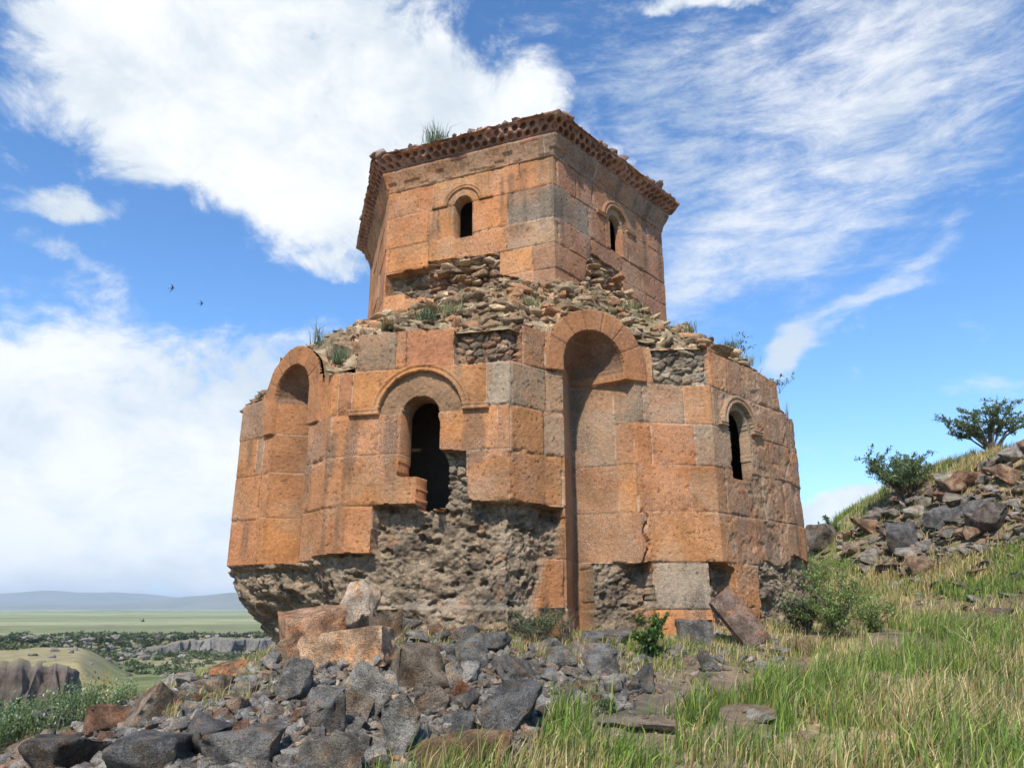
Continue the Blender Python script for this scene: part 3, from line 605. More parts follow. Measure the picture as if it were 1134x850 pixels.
def prof_roll(S_, V_):
    a = V_*2*math.pi; r_ = .062+.006*(fbm(S_*3, V_*2, o=2, k=5)-.5)
    return -.02+r_*np.cos(a), 7.375+r_*np.sin(a), RC*(.75+.4*fbm(S_*3, V_*5, o=3, k=76))[..., None]*np.array([1.0, .85, .8])
sweep('roll_moulding', prof_roll, 15, .03, corn, M_CORN)

# closed dark shells added behind the windows to keep their openings black
def shell(name, P_, z0, z1, parent):
    n = len(P_); Vv = [(x, y, z0) for x, y in P_]+[(x, y, z1) for x, y in P_]; bm = bmesh.new(); vs = [bm.verts.new(Vector(v)-Vector(OFFC)) for v in Vv]
    for i in range(n): bm.faces.new([vs[i], vs[(i+1) % n], vs[n+(i+1) % n], vs[n+i]])
    bm.faces.new(vs[:n][::-1]); bm.faces.new(vs[n:]); me = bpy.data.meshes.new(name); bm.to_mesh(me); bm.free()
    m_, b_, p_ = newmat('blackout_tone'); b_.set(p_.inputs['Base Color'], b_.mix(b_.noise(b_.n('ShaderNodeNewGeometry').outputs['Position'], 9, 5), (.05, .04, .03), (.12, .09, .06)))
    me.materials.append(m_); o = bpy.data.objects.new(name, me); COL.objects.link(o); o.parent = parent; return o
shell('blackout_shell', [(x*.77, 13.9+(y-13.9)*.77) for x, y in LP[1:]+BP[1:-1]+[(-5.1, 14.6)]], -2.2, 3.25, chapel)
shell('blackout_shell', [tuple(q) for q in ring_off(-1.0)], 4.3, 7.6, drum)
# ------------------------------------------------------------------ stones
def hull_rock(seed, dims, npt=14, box=.5, sub=2, rough=.035, flat=0):
    rng = random.Random(seed); bm = bmesh.new()
    if box >= .9:
        for sx_ in (-1, 1):
            for sy_ in (-1, 1):
                for sz_ in (-1, 1): bm.verts.new((sx_*rng.uniform(.84, 1), sy_*rng.uniform(.84, 1), sz_*rng.uniform(.8, 1)))
        npt = 0
    for i in range(npt):
        v = Vector([rng.uniform(-1, 1) for _ in range(3)])
        m_ = max(abs(v.x), abs(v.y), abs(v.z)); s_ = v.normalized(); v = s_.lerp(v/m_, box)*rng.uniform(.82, 1)
        bm.verts.new(v)
    r_ = bmesh.ops.convex_hull(bm, input=bm.verts)
    bmesh.ops.delete(bm, geom=[g for g in r_['geom_interior'] if isinstance(g, bmesh.types.BMVert)], context='VERTS')
    bmesh.ops.dissolve_limit(bm, angle_limit=R(14), verts=bm.verts, edges=bm.edges)
    bmesh.ops.bevel(bm, geom=list(bm.edges), offset=.022, segments=1, affect='EDGES')
    bmesh.ops.triangulate(bm, faces=bm.faces)
    for _ in range(sub): bmesh.ops.subdivide_edges(bm, edges=[e for e in bm.edges if e.calc_length() > .075], cuts=1, use_grid_fill=True)
    bmesh.ops.triangulate(bm, faces=bm.faces)
    bm.verts.ensure_lookup_table(); bm.normal_update()
    V_ = np.array([v.co[:] for v in bm.verts]); N_ = np.array([v.normal[:] for v in bm.verts]); Fc = np.array([[v.index for v in f.verts] for f in bm.faces]); bm.free()
    n = fbm(V_[:, 0]*2+seed, V_[:, 1]*2, V_[:, 2]*2, o=4, k=seed % 50)-.5
    n2 = 1-np.abs(fbm(V_[:, 0]*4+seed, V_[:, 1]*4, V_[:, 2]*4, o=2, k=seed % 31)-.5)*4
    cf = cell(V_[:, 0]*1.5+seed, V_[:, 1]*1.5, V_[:, 2]*1.5, k=seed % 41)[0]-.45
    V_ = V_+N_*((n*rough*5+n2*rough*.5-cf*rough*3.2)[:, None])
    mn, mx = V_.min(0), V_.max(0); V_ = (V_-(mn+mx)/2)/((mx-mn)/2)
    return V_*np.array(dims)/2, Fc
PROTO = [hull_rock(100+i, (1, 1, 1), npt=10+i % 7, box=.3+.1*(i % 6), sub=1) for i in range(16)]
def soup(name, items, mat, parent=None, offc=None, base=None):
    """many small embedded stones as one mesh: items (pos, dims, rot euler, colour)"""
    VV = []; FF = []; CC = []; n = 0
    if base: VV.append(base[0]); FF.append(base[1]); CC.append(base[2]); n = len(base[0])
    for i, (pos, dims, rot, colr) in enumerate(items):
        V_, F_ = PROTO[(i*7) % 16]; M_ = np.array(Euler(rot).to_matrix()); v = (V_*np.array(dims))@M_.T+np.array(pos)
        VV.append(v); FF.append(F_+n); CC.append(np.tile(colr, (len(v), 1))); n += len(v)
    VV = np.vstack(VV)
    if offc is not None: VV = VV-offc
    return mesh_obj(name, VV, np.vstack(FF), mat, parent, col=np.vstack(CC))
rng = np.random.RandomState(4)
# ---- rubble mound between the lower walls and the drum
full = LP+BP[1:]; mp, ms, SM = resample(full, .03); ms = ms-S0; SM = [q-S0 for q in SM]; mn_ = normals(mp, ms, .3)
ang_m = np.unwrap(np.arctan2(mp[:, 0]-CEN[0], -(mp[:, 1]-CEN[1])))
def drum_pt(a):
    """point of the drum wall in direction a seen from the centre"""
    Pq = ring_off(-.22); best = None; d = np.array([math.sin(a), -math.cos(a)])
    for i in range(6):
        p0, p1 = Pq[i], Pq[(i+1) % 6]; t = p1-p0; Mx = np.array([[d[0], -t[0]], [d[1], -t[1]]])
        try: k_, u = np.linalg.solve(Mx, p0-CEN)
        except Exception: continue
        if k_ > 0 and -.001 <= u <= 1.001: best = (CEN+d*k_, i, u)
    return best
zin = {0: [4.7, 4.75, 4.8, 4.75, 4.7], 1: [4.70, 4.78, 5.0, 4.95, 4.78], 2: [4.78, 5.05, 5.05, 4.85, 4.7], 3: [4.7]*5, 4: [4.7]*5, 5: [4.7]*5}
nt_ = 110; tt = np.linspace(0, 1, nt_); inner = []; zi = []
for a in ang_m:
    q, i, u = drum_pt(a); inner.append(q); zi.append(np.interp(u, [0, .25, .5, .75, 1], zin[i]))
inner = np.array(inner); zi = np.array(zi); zi = np.convolve(np.pad(zi, 20, 'edge'), np.ones(41)/41, 'valid')
outer = mp-mn_*np.where(ms < SM[len(LP)-1]-.3, .035, -.05)[:, None]; zo = np.where(ms < SM[len(LP)-1], ztop(ms)-.03, 2.87)
# ring slabs stand proud of the mound behind them
rin_ = np.zeros_like(ms)
for c_ in (7.78, 3.10): rin_ = np.maximum(rin_, (np.abs(ms-c_) < .78)*1.0)
T_, Sx = np.meshgrid(tt, ms); XY = outer[:, None]*(1-T_[..., None])+inner[:, None]*T_[..., None]
prof = .62*T_+.38*T_**2+.10*np.sin(np.pi*T_)
Zm = zo[:, None]*(1-prof)+zi[:, None]*prof
base_env = sstep(T_, 0, .10)*(1-.6*sstep(T_, .9, 1))
XX, YY = XY[..., 0], XY[..., 1]
f1, f2, idn, ox, oy = cell(XX*4.2+.3*Zm, YY*4.2, Zm*9, k=5); st = sstep(f2-f1, .02, .2)
g1, g2, ig, gx, gy = cell(XX*9, YY*9, Zm*16, k=6); st2 = sstep(g2-g1, .02, .2)
Zm = Zm+base_env*(.15*(idn-.35)*st+.055*(ig-.4)*st2+.30*(fbm(XX*1.3, YY*1.3, o=4, k=6)-.5)+.05*(ox*((idn*7) % 1-.5)))
cols = np.array([(.36, .255, .17), (.40, .30, .205), (.28, .20, .14), (.44, .35, .25), (.38, .22, .13), (.23, .175, .125), (.32, .26, .18)])*[1.06, .96, .82]
Cm = cols[(idn*6.99).astype(int)]*(.7+.6*((idn*31) % 1))[..., None]; Cm = Cm*st[..., None]+(1-st[..., None])*cols[(ig*6.99).astype(int)]*.55
veg = sstep(fbm(XX*1.5, YY*1.5, o=3, k=40), .55, .68)*sstep(T_, .05, .15); Cm = Cm*(1-.55*veg[..., None])+np.array([.15, .15, .07])*.55*veg[..., None]
Vm = np.stack([XX, YY, Zm], -1).reshape(-1, 3); n_s, n_t = T_.shape; idx = np.arange(n_s*n_t).reshape(n_s, n_t)
a = idx[:-1, :-1]; Fm = np.stack([a, idx[1:, :-1], idx[1:, 1:], idx[:-1, 1:]], -1).reshape(-1, 4)
mound = mesh_obj('rubble_mound', loc(Vm), Fm, M_RUB, chapel, col=Cm.reshape(-1, 3))
def mound_at(s_, t_):
    i = min(max(int(np.searchsorted(ms, s_)), 0), n_s-1); j = min(max(int(t_*(n_t-1)), 0), n_t-1)
    return np.array([XX[i, j], YY[i, j], Zm[i, j]])
items = []
smax = SM[len(LP)-1]
for i in range(1500):
    s_ = rng.uniform(.2, smax); t_ = rng.uniform(.015, .97); pz = mound_at(s_, t_)
    L_ = rng.choice([.10, .14, .2, .28], p=[.40, .30, .18, .12])*rng.uniform(.7, 1.5)
    if t_ < .06: L_ *= .7
    items.append((pz+[0, 0, L_*rng.uniform(-.10, .05)], (L_*1.25, L_*rng.uniform(.6, 1), L_*rng.uniform(.25, .5)), (rng.uniform(-.5, .35), rng.uniform(-.35, .35), rng.uniform(0, 6.28)), cols[rng.randint(7)]*rng.uniform(.8, 1.35)))
# stones still lying in the shattered drum facing, and along the broken tops of the walls
for i in range(170):
    s_ = rng.uniform(T1+.8, T2+2.9); z_ = rng.uniform(4.75, 5.5); k_ = min(np.searchsorted(ds, s_), len(ds)-1); j_ = min(int((z_-4.2)/STEP), Sd.shape[1]-1)
    if pd[k_, j_] != 1: continue
    q = Pd[k_, j_]+OFFC; L_ = rng.uniform(.12, .3)
    items.append((q+np.array([dn[k_][0], dn[k_][1], 0])*.02, (L_*1.2, L_*.8, L_*rng.uniform(.25, .45)), (rng.uniform(-.2, .2), rng.uniform(-.25, .25), rng.uniform(-.5, .5)), cols[rng.randint(5)]*rng.uniform(.8, 1.3)))
soup('bedded_stones', items, M_RUB, mound, OFFC)
# ---- roof: low heap of rubble inside the cornice rim
Pr = ring_off(.12); Pr = Pr+[Pr[0]]; rp, rs, _ = resample(Pr, .05); tv = np.linspace(0, 1, 40)
Tr, Sr = np.meshgrid(tv, rs); RXY = rp[:, None]*(1-Tr[..., None])+CEN*Tr[..., None]
Zr = 7.62+.35*Tr+.12*sstep(Tr, 0, .1)*(cell(RXY[..., 0]*4, RXY[..., 1]*4, k=3)[2]-.4)
idx = np.arange(Tr.size).reshape(Tr.shape); a = idx[:-1, :-1]
RV = np.stack([RXY[..., 0], RXY[..., 1], Zr], -1).reshape(-1, 3); RF = np.stack([a, idx[1:, :-1], idx[1:, 1:], idx[:-1, 1:]], -1).reshape(-1, 4); RF = np.vstack([RF[:, [0, 1, 2]], RF[:, [0, 2, 3]]])
items = []
Pe = ring_off(.25); Pe = Pe+[Pe[0]]; ep, es, _ = resample(Pe, .02)
for i in range(600):
    k_ = rng.randint(len(ep)); inn = rng.uniform(0, .3); q = ep[k_]+(CEN-ep[k_])/3.3*inn
    L_ = rng.choice([.07, .12, .18], p=[.5, .38, .12])*rng.uniform(.8, 1.2)
    if fbm(np.array([es[k_]*1.3]), np.array([.5]), o=2, k=2)[0] < .42: L_ *= .55
    items.append(((q[0], q[1], 7.665+L_*.15), (L_*1.2, L_, L_*.7), (rng.uniform(-.4, .4), rng.uniform(-.4, .4), rng.uniform(0, 6.28)), np.array([.25, .17, .14])*rng.uniform(.6, 1.3)))
soup('roof', items, M_RUB, chapel, OFFC, (RV, RF, np.tile((.26, .19, .15), (len(RV), 1))))

# ------------------------------------------------------------------ loose stones, each one an object
def meshdata(name, V_, F_, mat, colr, seed):
    o = mesh_obj(name, V_, F_, mat, col=np.tile(colr, (len(V_), 1))); me = o.data; bpy.data.objects.remove(o); return me
BAS = np.array([.22, .20, .172]); BASL = np.array([.33, .295, .24]); BASB = np.array([.28, .21, .145]); TUF = np.array([.66, .42, .25]); TUFD = np.array([.50, .29, .17]); RUST = np.array([.24, .125, .07]); PALE = np.array([.40, .34, .27])
def rock_hero(px, py, wpx, hpx, dep, rot, kind, label, seed, box=.5, npt=13, cat='stone', group=None, tilt=(0, 0), dist=None, sink=.12, flatname='boulder', lift=0):
    colr, mat = kind; h = hit(px, py) if dist is None else None
    if dist is not None:
        d = ray(px, py); h = d*dist/d[1]
    Dp = h[1]*math.cos(PITCH)+h[2]*math.sin(PITCH); W_, H_ = wpx*Dp/F*(.9 if mat is M_BAS else 1), hpx*Dp/F*(.86 if mat is M_BAS else 1)
    V_, F_ = hull_rock(seed, (W_, W_*dep, H_*(1+sink)), npt=npt, box=box, sub=3, rough=.034)
    cs = colr*(1+.35*(fbm(V_[:, 0]*5, V_[:, 1]*5, V_[:, 2]*5, o=3, k=seed % 97)-.5))[:, None]
    o = mesh_obj(flatname, V_, F_, mat, col=cs); o.rotation_euler = (R(tilt[0]), R(tilt[1]), R(rot))
    o.location = (h[0], h[1]+W_*dep*.3, h[2]+H_*(.5-sink*.5)+lift)
    tag(o, label, cat, group); return o
B = (BAS, M_BAS); BL = (BASL, M_BAS); BB = (BASB, M_BAS); TT = (TUF, M_TUFB); TD = (TUFD, M_TUFB); RU = (RUST, M_BAS); PP = (PALE, M_TUFB)
G1 = 'large stones of the rubble heap below the chapel'
heroes = [
 (382, 738, 104, 40, .5, -6, TT, 'long squared light orange tuff block lying across the heap by the wall', 11, .95, 9, 'block', (0, -6)),
 (340, 727, 70, 52, .9, 24, TD, 'broad brownish orange block tilted behind the long squared orange block', 12, .9, 10, 'block', (8, -10)),
 (393, 702, 44, 58, .7, 20, (np.array([.54, .41, .29]), M_TUFB), 'upright pale pointed block leaning on the bare core of the wall', 13, .7, 10, 'block', (0, 24)),
 (425, 712, 40, 38, .8, 10, (np.array([.25, .18, .12]), M_TUFB), 'brown rounded stone beside the upright pale pointed block', 14, .4, 12, 'stone', (0, 0)),
 (311, 732, 34, 32, .8, 0, (np.array([.30, .24, .18]), M_TUFB), 'small greyish tuff stone left of the tilted orange block', 15, .4, 12, 'stone', (0, 0)),
 (402, 796, 62, 60, 1.0, -20, BL, 'long pale speckled slab sloping down through the middle of the heap', 16, .75, 10, 'slab', (-18, 36)),
 (437, 838, 52, 76, .9, 14, BL, 'tall grey speckled block at the lower end of the long sloping slab', 17, .7, 10, 'boulder', (-6, 12)),
 (464, 765, 76, 58, .8, 10, (np.array([.25, .19, .13]), M_BAS), 'big brown and grey boulder with a tan left tip', 18, .45, 12, 'boulder', (0, 10)),
 (160, 802, 66, 50, .8, -12, BB, 'brown peaked boulder with a flat pale top on the left rim of the heap', 19, .55, 9, 'boulder', (0, -8)),
 (108, 814, 58, 34, .9, 8, RU, 'rusty brown boulder left of the peaked boulder', 20, .4, 13, 'boulder', (0, 0)),
 (48, 862, 116, 50, .8, 6, (np.array([.12, .10, .08]), M_BAS), 'large near black boulder in the bottom left corner', 21, .5, 12, 'boulder', (0, 0)),
 (60, 806, 60, 26, .8, 10, (np.array([.24, .235, .20]), M_BAS), 'pale grey flat stone at the edge of the green weeds', 28, .6, 12, 'stone', (0, 14)),
 (153, 862, 104, 52, .8, -4, (np.array([.13, .125, .115]), M_BAS), 'broad white flecked boulder next to the black corner boulder', 22, .45, 12, 'boulder', (0, 0)),
 (262, 850, 100, 50, .8, 3, B, 'wide dark flecked boulder with a level top in the front row', 23, .55, 12, 'boulder', (0, 0)),
 (362, 866, 84, 56, .8, 12, (np.array([.19, .16, .125]), M_BAS), 'brownish speckled boulder cut by the lower picture edge', 24, .45, 12, 'boulder', (0, 0)),
 (356, 815, 50, 58, .7, -8, B, 'dark triangular stone standing on its base in the middle of the heap', 25, .3, 8, 'stone', (0, 0)),
 (390, 797, 44, 38, .8, 30, BB, 'brown edged stone just right of the dark triangular stone', 26, .5, 10, 'stone', (0, 20)),
 (206, 842, 76, 50, .8, -18, (np.array([.17, .155, .135]), M_BAS), 'grey wedge with a smooth sunlit top face behind the front row', 27, .6, 9, 'boulder', (10, 8)),
 (318, 776, 60, 54, .8, 24, B, 'high dark grey block at the left shoulder of the heap', 29, .55, 10, 'boulder', (0, -20)),
 (566, 812, 76, 66, .8, -10, (np.array([.14, .13, .115]), M_BAS), 'big angular grey boulder left of the tall green grass', 30, .5, 10, 'boulder', (0, 8)),
 (575, 754, 66, 40, .8, 20, (np.array([.20, .18, .155]), M_BAS), 'grey slab with a dark overhang below the chapel wall', 31, .6, 10, 'slab', (0, -10)),
 (522, 740, 44, 42, .8, 0, (np.array([.19, .18, .155]), M_BAS), 'upright pale grey stone right of the tan tipped boulder', 32, .6, 10, 'stone', (0, -12)),
 (478, 792, 44, 38, .8, 0, BB, 'brownish stone below the tan tipped boulder', 33, .5, 11, 'stone', (0, 14)),
 (512, 868, 120, 50, .8, 0, (np.array([.28, .165, .09]), M_TUFB), 'smooth orange brown boulder half sunk in grass at the bottom centre', 34, .2, 18, 'boulder', (0, -6)),
 (505, 815, 50, 30, .8, 0, (np.array([.15, .14, .12]), M_BAS), 'low grey stone between the tall speckled block and the angular boulder', 35, .4, 11, 'stone', (0, 0)),
 (668, 692, 56, 30, .9, 5, TD, 'reddish brown block fallen in front of the opening beside the niche', 36, .9, 9, 'block', (0, 4)),
 (676, 714, 76, 19, .8, -3, (np.array([.20, .185, .165]), M_BAS), 'flat grey slab below the reddish brown block', 37, .8, 11, 'slab', (0, -3)),
 (664, 748, 48, 40, .8, 12, B, 'cubic dark grey stone below the flat grey slab', 38, .75, 10, 'stone', (0, 0)),
 (712, 768, 38, 36, .8, 0, (np.array([.18, .165, .14]), M_BAS), 'grey stone in the grass right of the cubic stone', 39, .5, 11, 'stone', (0, 0)),
 (700, 810, 84, 17, 1.6, 5, (PALE*.85, M_TUFB), 'pale pinkish flat slab sunk in the grass', 40, .7, 12, 'slab', (0, 0)),
 (826, 798, 60, 15, 1.6, 5, (np.array([.36, .32, .25]), M_TUFB), 'whitish flat slab in the grass right of the pinkish one', 41, .7, 12, 'slab', (0, 0)),
 (822, 716, 34, 64, .35, 12, (np.array([.27, .18, .13]), M_TUFB), 'brown squared slab leaning with its top against the chapel wall', 42, .97, 9, 'slab', (-14, -36)),
 (784, 744, 22, 32, .4, 0, (np.array([.17, .155, .13]), M_BAS), 'small upright dark stone below the leaning slab', 43, .7, 9, 'stone', (0, -24)),
 (772, 712, 44, 30, .6, 0, B, 'dark footing stone under the pale grey block of the wall', 44, .9, 10, 'stone', (0, 0)),
 (250, 752, 44, 20, .9, 0, (np.array([.42, .22, .11]), M_TUFB), 'small orange stone on the gravel at the rear left of the heap', 45, .4, 12, 'stone', (0, 0)),
 (540, 722, 60, 26, .8, 8, (np.array([.16, .145, .125]), M_BAS), 'long low grey stone against the footing of the wall', 46, .6, 12, 'stone', (0, 0)),
 (622, 742, 40, 30, .8, 0, (np.array([.19, .17, .14]), M_BAS), 'grey brown stone between the slab with the overhang and the cubic stone', 47, .5, 12, 'stone', (0, 0)),
 (450, 700, 40, 20, .8, 0, (np.array([.17, .15, .13]), M_BAS), 'grey stone beside the dry stems at the foot of the bare core', 48, .5, 12, 'stone', (0, 0)),
 (918, 606, 62, 30, .7, 4, (np.array([.21, .175, .145]), M_BAS), 'wide flat topped grey brown boulder right of the chapel corner', 51, .6, 13, 'boulder', (0, 0)),
 (1040, 586, 40, 32, .8, 0, (np.array([.15, .145, .14]), M_BAS), 'dark bluish grey block with a hollow face in the middle of the outcrop', 52, .8, 11, 'boulder', (0, 0)),
 (1001, 612, 44, 40, .8, 0, (np.array([.13, .125, .12]), M_BAS), 'tall dark grey block at the lower edge of the outcrop', 53, .7, 11, 'boulder', (0, 0)),
 (1085, 572, 60, 22, .8, -6, (np.array([.16, .15, .14]), M_BAS), 'long grey slab sloping up to the right on the outcrop', 54, .7, 11, 'slab', (0, -20)),
 (1108, 590, 44, 40, .8, 0, (np.array([.15, .12, .10]), M_BAS), 'brown grey boulder at the right end of the outcrop', 55, .5, 11, 'boulder', (0, 0)),
 (990, 634, 30, 12, .8, 0, (np.array([.26, .21, .17]), M_TUFB), 'small smooth tan stone below the tall dark block', 56, .3, 14, 'stone', (0, 0)),
 (970, 582, 36, 24, .8, 0, (np.array([.19, .165, .14]), M_BAS), 'grey boulder at the left end of the outcrop crest', 57, .6, 11, 'boulder', (0, 0)),
 (1072, 545, 50, 26, .8, 0, (np.array([.26, .15, .085]), M_TUFB), 'orange stained boulder on the crest between the two bushes', 58, .6, 11, 'boulder', (0, -15)),
 (1105, 690, 44, 20, .8, 0, (np.array([.20, .15, .11]), M_BAS), 'brown stone lying by the path at the foot of the slope', 59, .5, 11, 'stone', (0, 0)),
]
for (px, py, w_, h_, dp_, rot, kind, label, seed, box, npt, cat, tl) in heroes:
    nm_ = {'block': 'fallen_block', 'slab': 'stone_slab', 'boulder': 'boulder', 'stone': 'loose_stone'}[cat]
    rock_hero(px, py, w_, h_, dp_, rot, kind, label, seed, box, npt, cat, None, tl, flatname=nm_, lift=-.045 if dp_ == 1.6 else 0)
# copies of a dozen shapes fill the heap and the outcrop
def protos(kindlist, seed):
    out_ = []
    for i, (colr, mat) in enumerate(kindlist):
        V_, F_ = hull_rock(seed+i, (1, 1, 1), npt=9+i % 5, box=.25+.12*(i % 5), sub=2, rough=.034)
        cs = colr*(1+.4*(fbm(V_[:, 0]*5, V_[:, 1]*5, V_[:, 2]*5, o=3, k=seed % 97+i)-.5))[:, None]
        o = mesh_obj('loose_stone', V_, F_, mat, col=cs); out_.append(o.data); bpy.data.objects.remove(o)
    return out_
def in_poly_px(x, y, poly): return bool(inpoly(np.array([x]), np.array([y]), poly)[0])
placed = []
def scatter(poly, n, smin, smax, pm, group, labeller, seed, power=2.0, name='loose_stone', tall=(.5, .95)):
    rg = np.random.RandomState(seed); xs = [p_[0] for p_ in poly]; ys = [p_[1] for p_ in poly]; k_ = 0; tries = 0
    while k_ < n and tries < n*60:
        tries += 1; x, y = rg.uniform(min(xs), max(xs)), rg.uniform(min(ys), max(ys))
        if not in_poly_px(x, y, poly): continue
        s_ = smin+(smax-smin)*rg.rand()**power
        if any((x-a)**2+((y-b_)*1.5)**2 < (.29*(s_+c_))**2 for a, b_, c_ in placed): continue
        placed.append((x, y, s_)); h = hit(x, y); Dp = h[1]*math.cos(PITCH)+h[2]*math.sin(PITCH); w_ = s_*Dp/F
        i = rg.randint(len(pm)); o = bpy.data.objects.new(name, pm[i]); COL.objects.link(o)
        sc_ = (w_*rg.uniform(.85, 1.2), w_*rg.uniform(.6, 1.0), w_*rg.uniform(*tall)); o.scale = sc_
        o.rotation_euler = (rg.uniform(-.4, .4), rg.uniform(-.4, .4), rg.uniform(0, 6.28)); o.location = (h[0], h[1], h[2]+sc_[2]*.32)
        lb, gp = labeller(x, y, s_, i); tag(o, lb, 'stone', gp); k_ += 1
PM1 = protos([B, B, BL, BB, (BAS*1.3, M_BAS), (BAS*1.6, M_BAS), (BASL*.8, M_BAS), (BAS*.8, M_BAS), RU, (PALE*.7, M_TUFB)], 300)
kn = ['dark grey', 'dark grey', 'pale speckled', 'brown', 'grey', 'grey', 'pale speckled', 'near black', 'rusty', 'tan']
def lab_heap(x, y, s_, i):
    z_ = 'at the left end of the heap' if x < 140 else 'in the left part of the heap' if x < 290 else 'below the orange blocks' if x < 430 and y < 770 else 'in the front middle of the heap' if x < 430 else 'below the bare wall core' if x < 600 else 'beside the flat slab near the niche'
    z2 = 'fist sized' if s_ < 17 else 'head sized' if s_ < 30 else 'large'
    l_ = '%s angular %s stone %s' % (z2, kn[i], z_); return l_, l_.replace(' stone ', ' stones ')
heap = [(0, 850), (20, 825), (70, 812), (130, 790), (170, 752), (230, 750), (285, 742), (310, 712), (420, 712), (500, 700), (600, 700), (690, 715), (725, 745), (700, 785), (620, 800), (600, 800), (560, 870), (0, 870)]
for hh_ in heroes: placed.append((hh_[0], hh_[1]-hh_[3]*.15, min(hh_[2], hh_[3]*1.6)*.8))
scatter(heap, 298, 8, 32, PM1, '', lab_heap, 8, 1.8)
PM2 = protos([(BASL*.9, M_BAS), (BASB*1.15, M_BAS), (BAS*1.1, M_BAS), (np.array([.34, .22, .14]), M_TUFB), (BASL, M_BAS), (np.array([.27, .23, .18]), M_BAS)], 400)
kn2 = ['grey', 'brown grey', 'dark grey', 'reddish brown', 'pale grey', 'grey']
def lab_hill(x, y, s_, i):
    z_ = 'in the left half of the outcrop' if x < 1020 else 'in the middle of the outcrop' if x < 1080 else 'in the right end of the outcrop'
    if y > 605: z_ = 'lying in the grass below the outcrop' if x > 940 else 'in the grass right of the chapel'
    z2 = 'small' if s_ < 14 else 'mid sized' if s_ < 26 else 'large'
    l_ = '%s %s rock %s' % (z2, kn2[i], z_); return l_, l_.replace(' rock ', ' rocks ')
outc = [(930, 596), (955, 578), (975, 563), (1010, 548), (1050, 535), (1090, 518), (1134, 500), (1160, 500), (1160, 585), (1120, 610), (1060, 618), (1010, 640), (960, 636), (925, 620)]
scatter(outc, 290, 7, 38, PM2, '', lab_hill, 9, 1.5, name='outcrop_rock', tall=(.35, .8))
scatter([(890, 590), (960, 590), (1134, 600), (1134, 700), (960, 705), (900, 640)], 75, 5, 22, PM2, '', lab_hill, 10, 1.5, name='outcrop_rock', tall=(.3, .6))
# scree: chips nobody could count
items = []; rg = np.random.RandomState(6)
cx_, cy_ = rg.uniform(0, 900, 40000), rg.uniform(695, 860, 40000); inh = inpoly(cx_, cy_, heap); thin = ((cx_ > 700) & (cx_ < 880) & (cy_ > 705) & (cy_ < 745)) | ((cx_ > 130) & (cx_ < 330) & (cy_ > 735) & (cy_ < 790))
kp = np.nonzero(inh | (thin & (rg.rand(40000) < .6)) | (rg.rand(40000) < .03))[0][:5600]
HP = hits(cx_[kp], cy_[kp], 20)
for h in HP:
    s_ = rg.choice([.025, .04, .065, .10], p=[.35, .35, .22, .08])*rg.uniform(.8, 1.3); cc_ = [BAS, BASL*1.15, BAS*1.5, BASB, BASL*1.5, np.array([.34, .22, .14])][rg.choice(6, p=[.22, .2, .22, .16, .1, .1])]
    items.append(((h[0], h[1], h[2]+s_*.15), (s_*1.2, s_, s_*.7), tuple(rg.uniform(-.5, .5, 2))+(rg.uniform(0, 6.28),), cc_))
sc_o = soup('scree', items, M_BAS); tag(sc_o, 'grey stone chips and gravel filling the gaps of the rubble heap', 'gravel', kind='stuff')

# ------------------------------------------------------------------ plants
def leafmat(name, rough=.6, tr=.35):
    m, b, p = newmat(name); c = b.n('ShaderNodeVertexColor', layer_name='tint').outputs[0]
    p.inputs['Roughness'].default_value = rough; b.set(p.inputs['Base Color'], c)
    t_ = b.n('ShaderNodeBsdfTranslucent'); b.set(t_.inputs[0], c); mx = b.n('ShaderNodeMixShader'); mx.inputs[0].default_value = tr
    m.node_tree.links.new(p.outputs[0], mx.inputs[1]); m.node_tree.links.new(t_.outputs[0], mx.inputs[2])
    o = [n for n in m.node_tree.nodes if n.type == 'OUTPUT_MATERIAL'][0]; m.node_tree.links.new(mx.outputs[0], o.inputs[0]); return m
M_LEAF = leafmat('leaves'); M_GRASS = leafmat('grass_blades', .55, .4)
mb_, bb_, pb_ = newmat('bark'); bb_.set(pb_.inputs['Base Color'], bb_.mix(bb_.noise(bb_.n('ShaderNodeNewGeometry').outputs['Position'], 30, 4), (.10, .07, .045), (.22, .17, .12))); M_BARK = mb_
def blades(P, H, Wd, lean, ldir, C, twist=None):
    """curved tapering blades, 5 vertices and 3 triangles each"""
    n = len(P); ld = np.stack([np.cos(ldir), np.sin(ldir), 0*ldir], -1); tw = ldir+math.pi/2 if twist is None else twist
    sd = np.stack([np.cos(tw), np.sin(tw), 0*ldir], -1)*Wd[:, None]/2; up = np.array([0, 0, 1.])
    p1 = P+up*(H*.55)[:, None]+ld*(H*lean*.28)[:, None]; p2 = P+up*(H*(1-.25*lean))[:, None]+ld*(H*lean)[:, None]
    V_ = np.stack([P-sd, P+sd, p1-sd*.8, p1+sd*.8, p2], 1).reshape(-1, 3); b0 = (np.arange(n)*5)[:, None]
    F_ = np.concatenate([b0+[0, 1, 3], b0+[0, 3, 2], b0+[2, 3, 4]], 1).reshape(-1, 3)
    Cc = np.stack([C*.8, C*.8, C, C, C*1.08], 1).reshape(-1, 3); return V_, F_, Cc
GREEN = np.array([.17, .28, .045]); GREY_G = np.array([.13, .18, .06]); YG = np.array([.36, .43, .085]); STRAW = np.array([.58, .46, .23]); STRAW2 = np.array([.40, .27, .10]); OLIVE = np.array([.20, .24, .06])
def pix(P):
    c, s_ = math.cos(PITCH), math.sin(PITCH); dep = P[:, 1]*c+P[:, 2]*s_; up = -P[:, 1]*s_+P[:, 2]*c; return 567+F*P[:, 0]/dep, 425-F*up/dep
rg = np.random.RandomState(12)
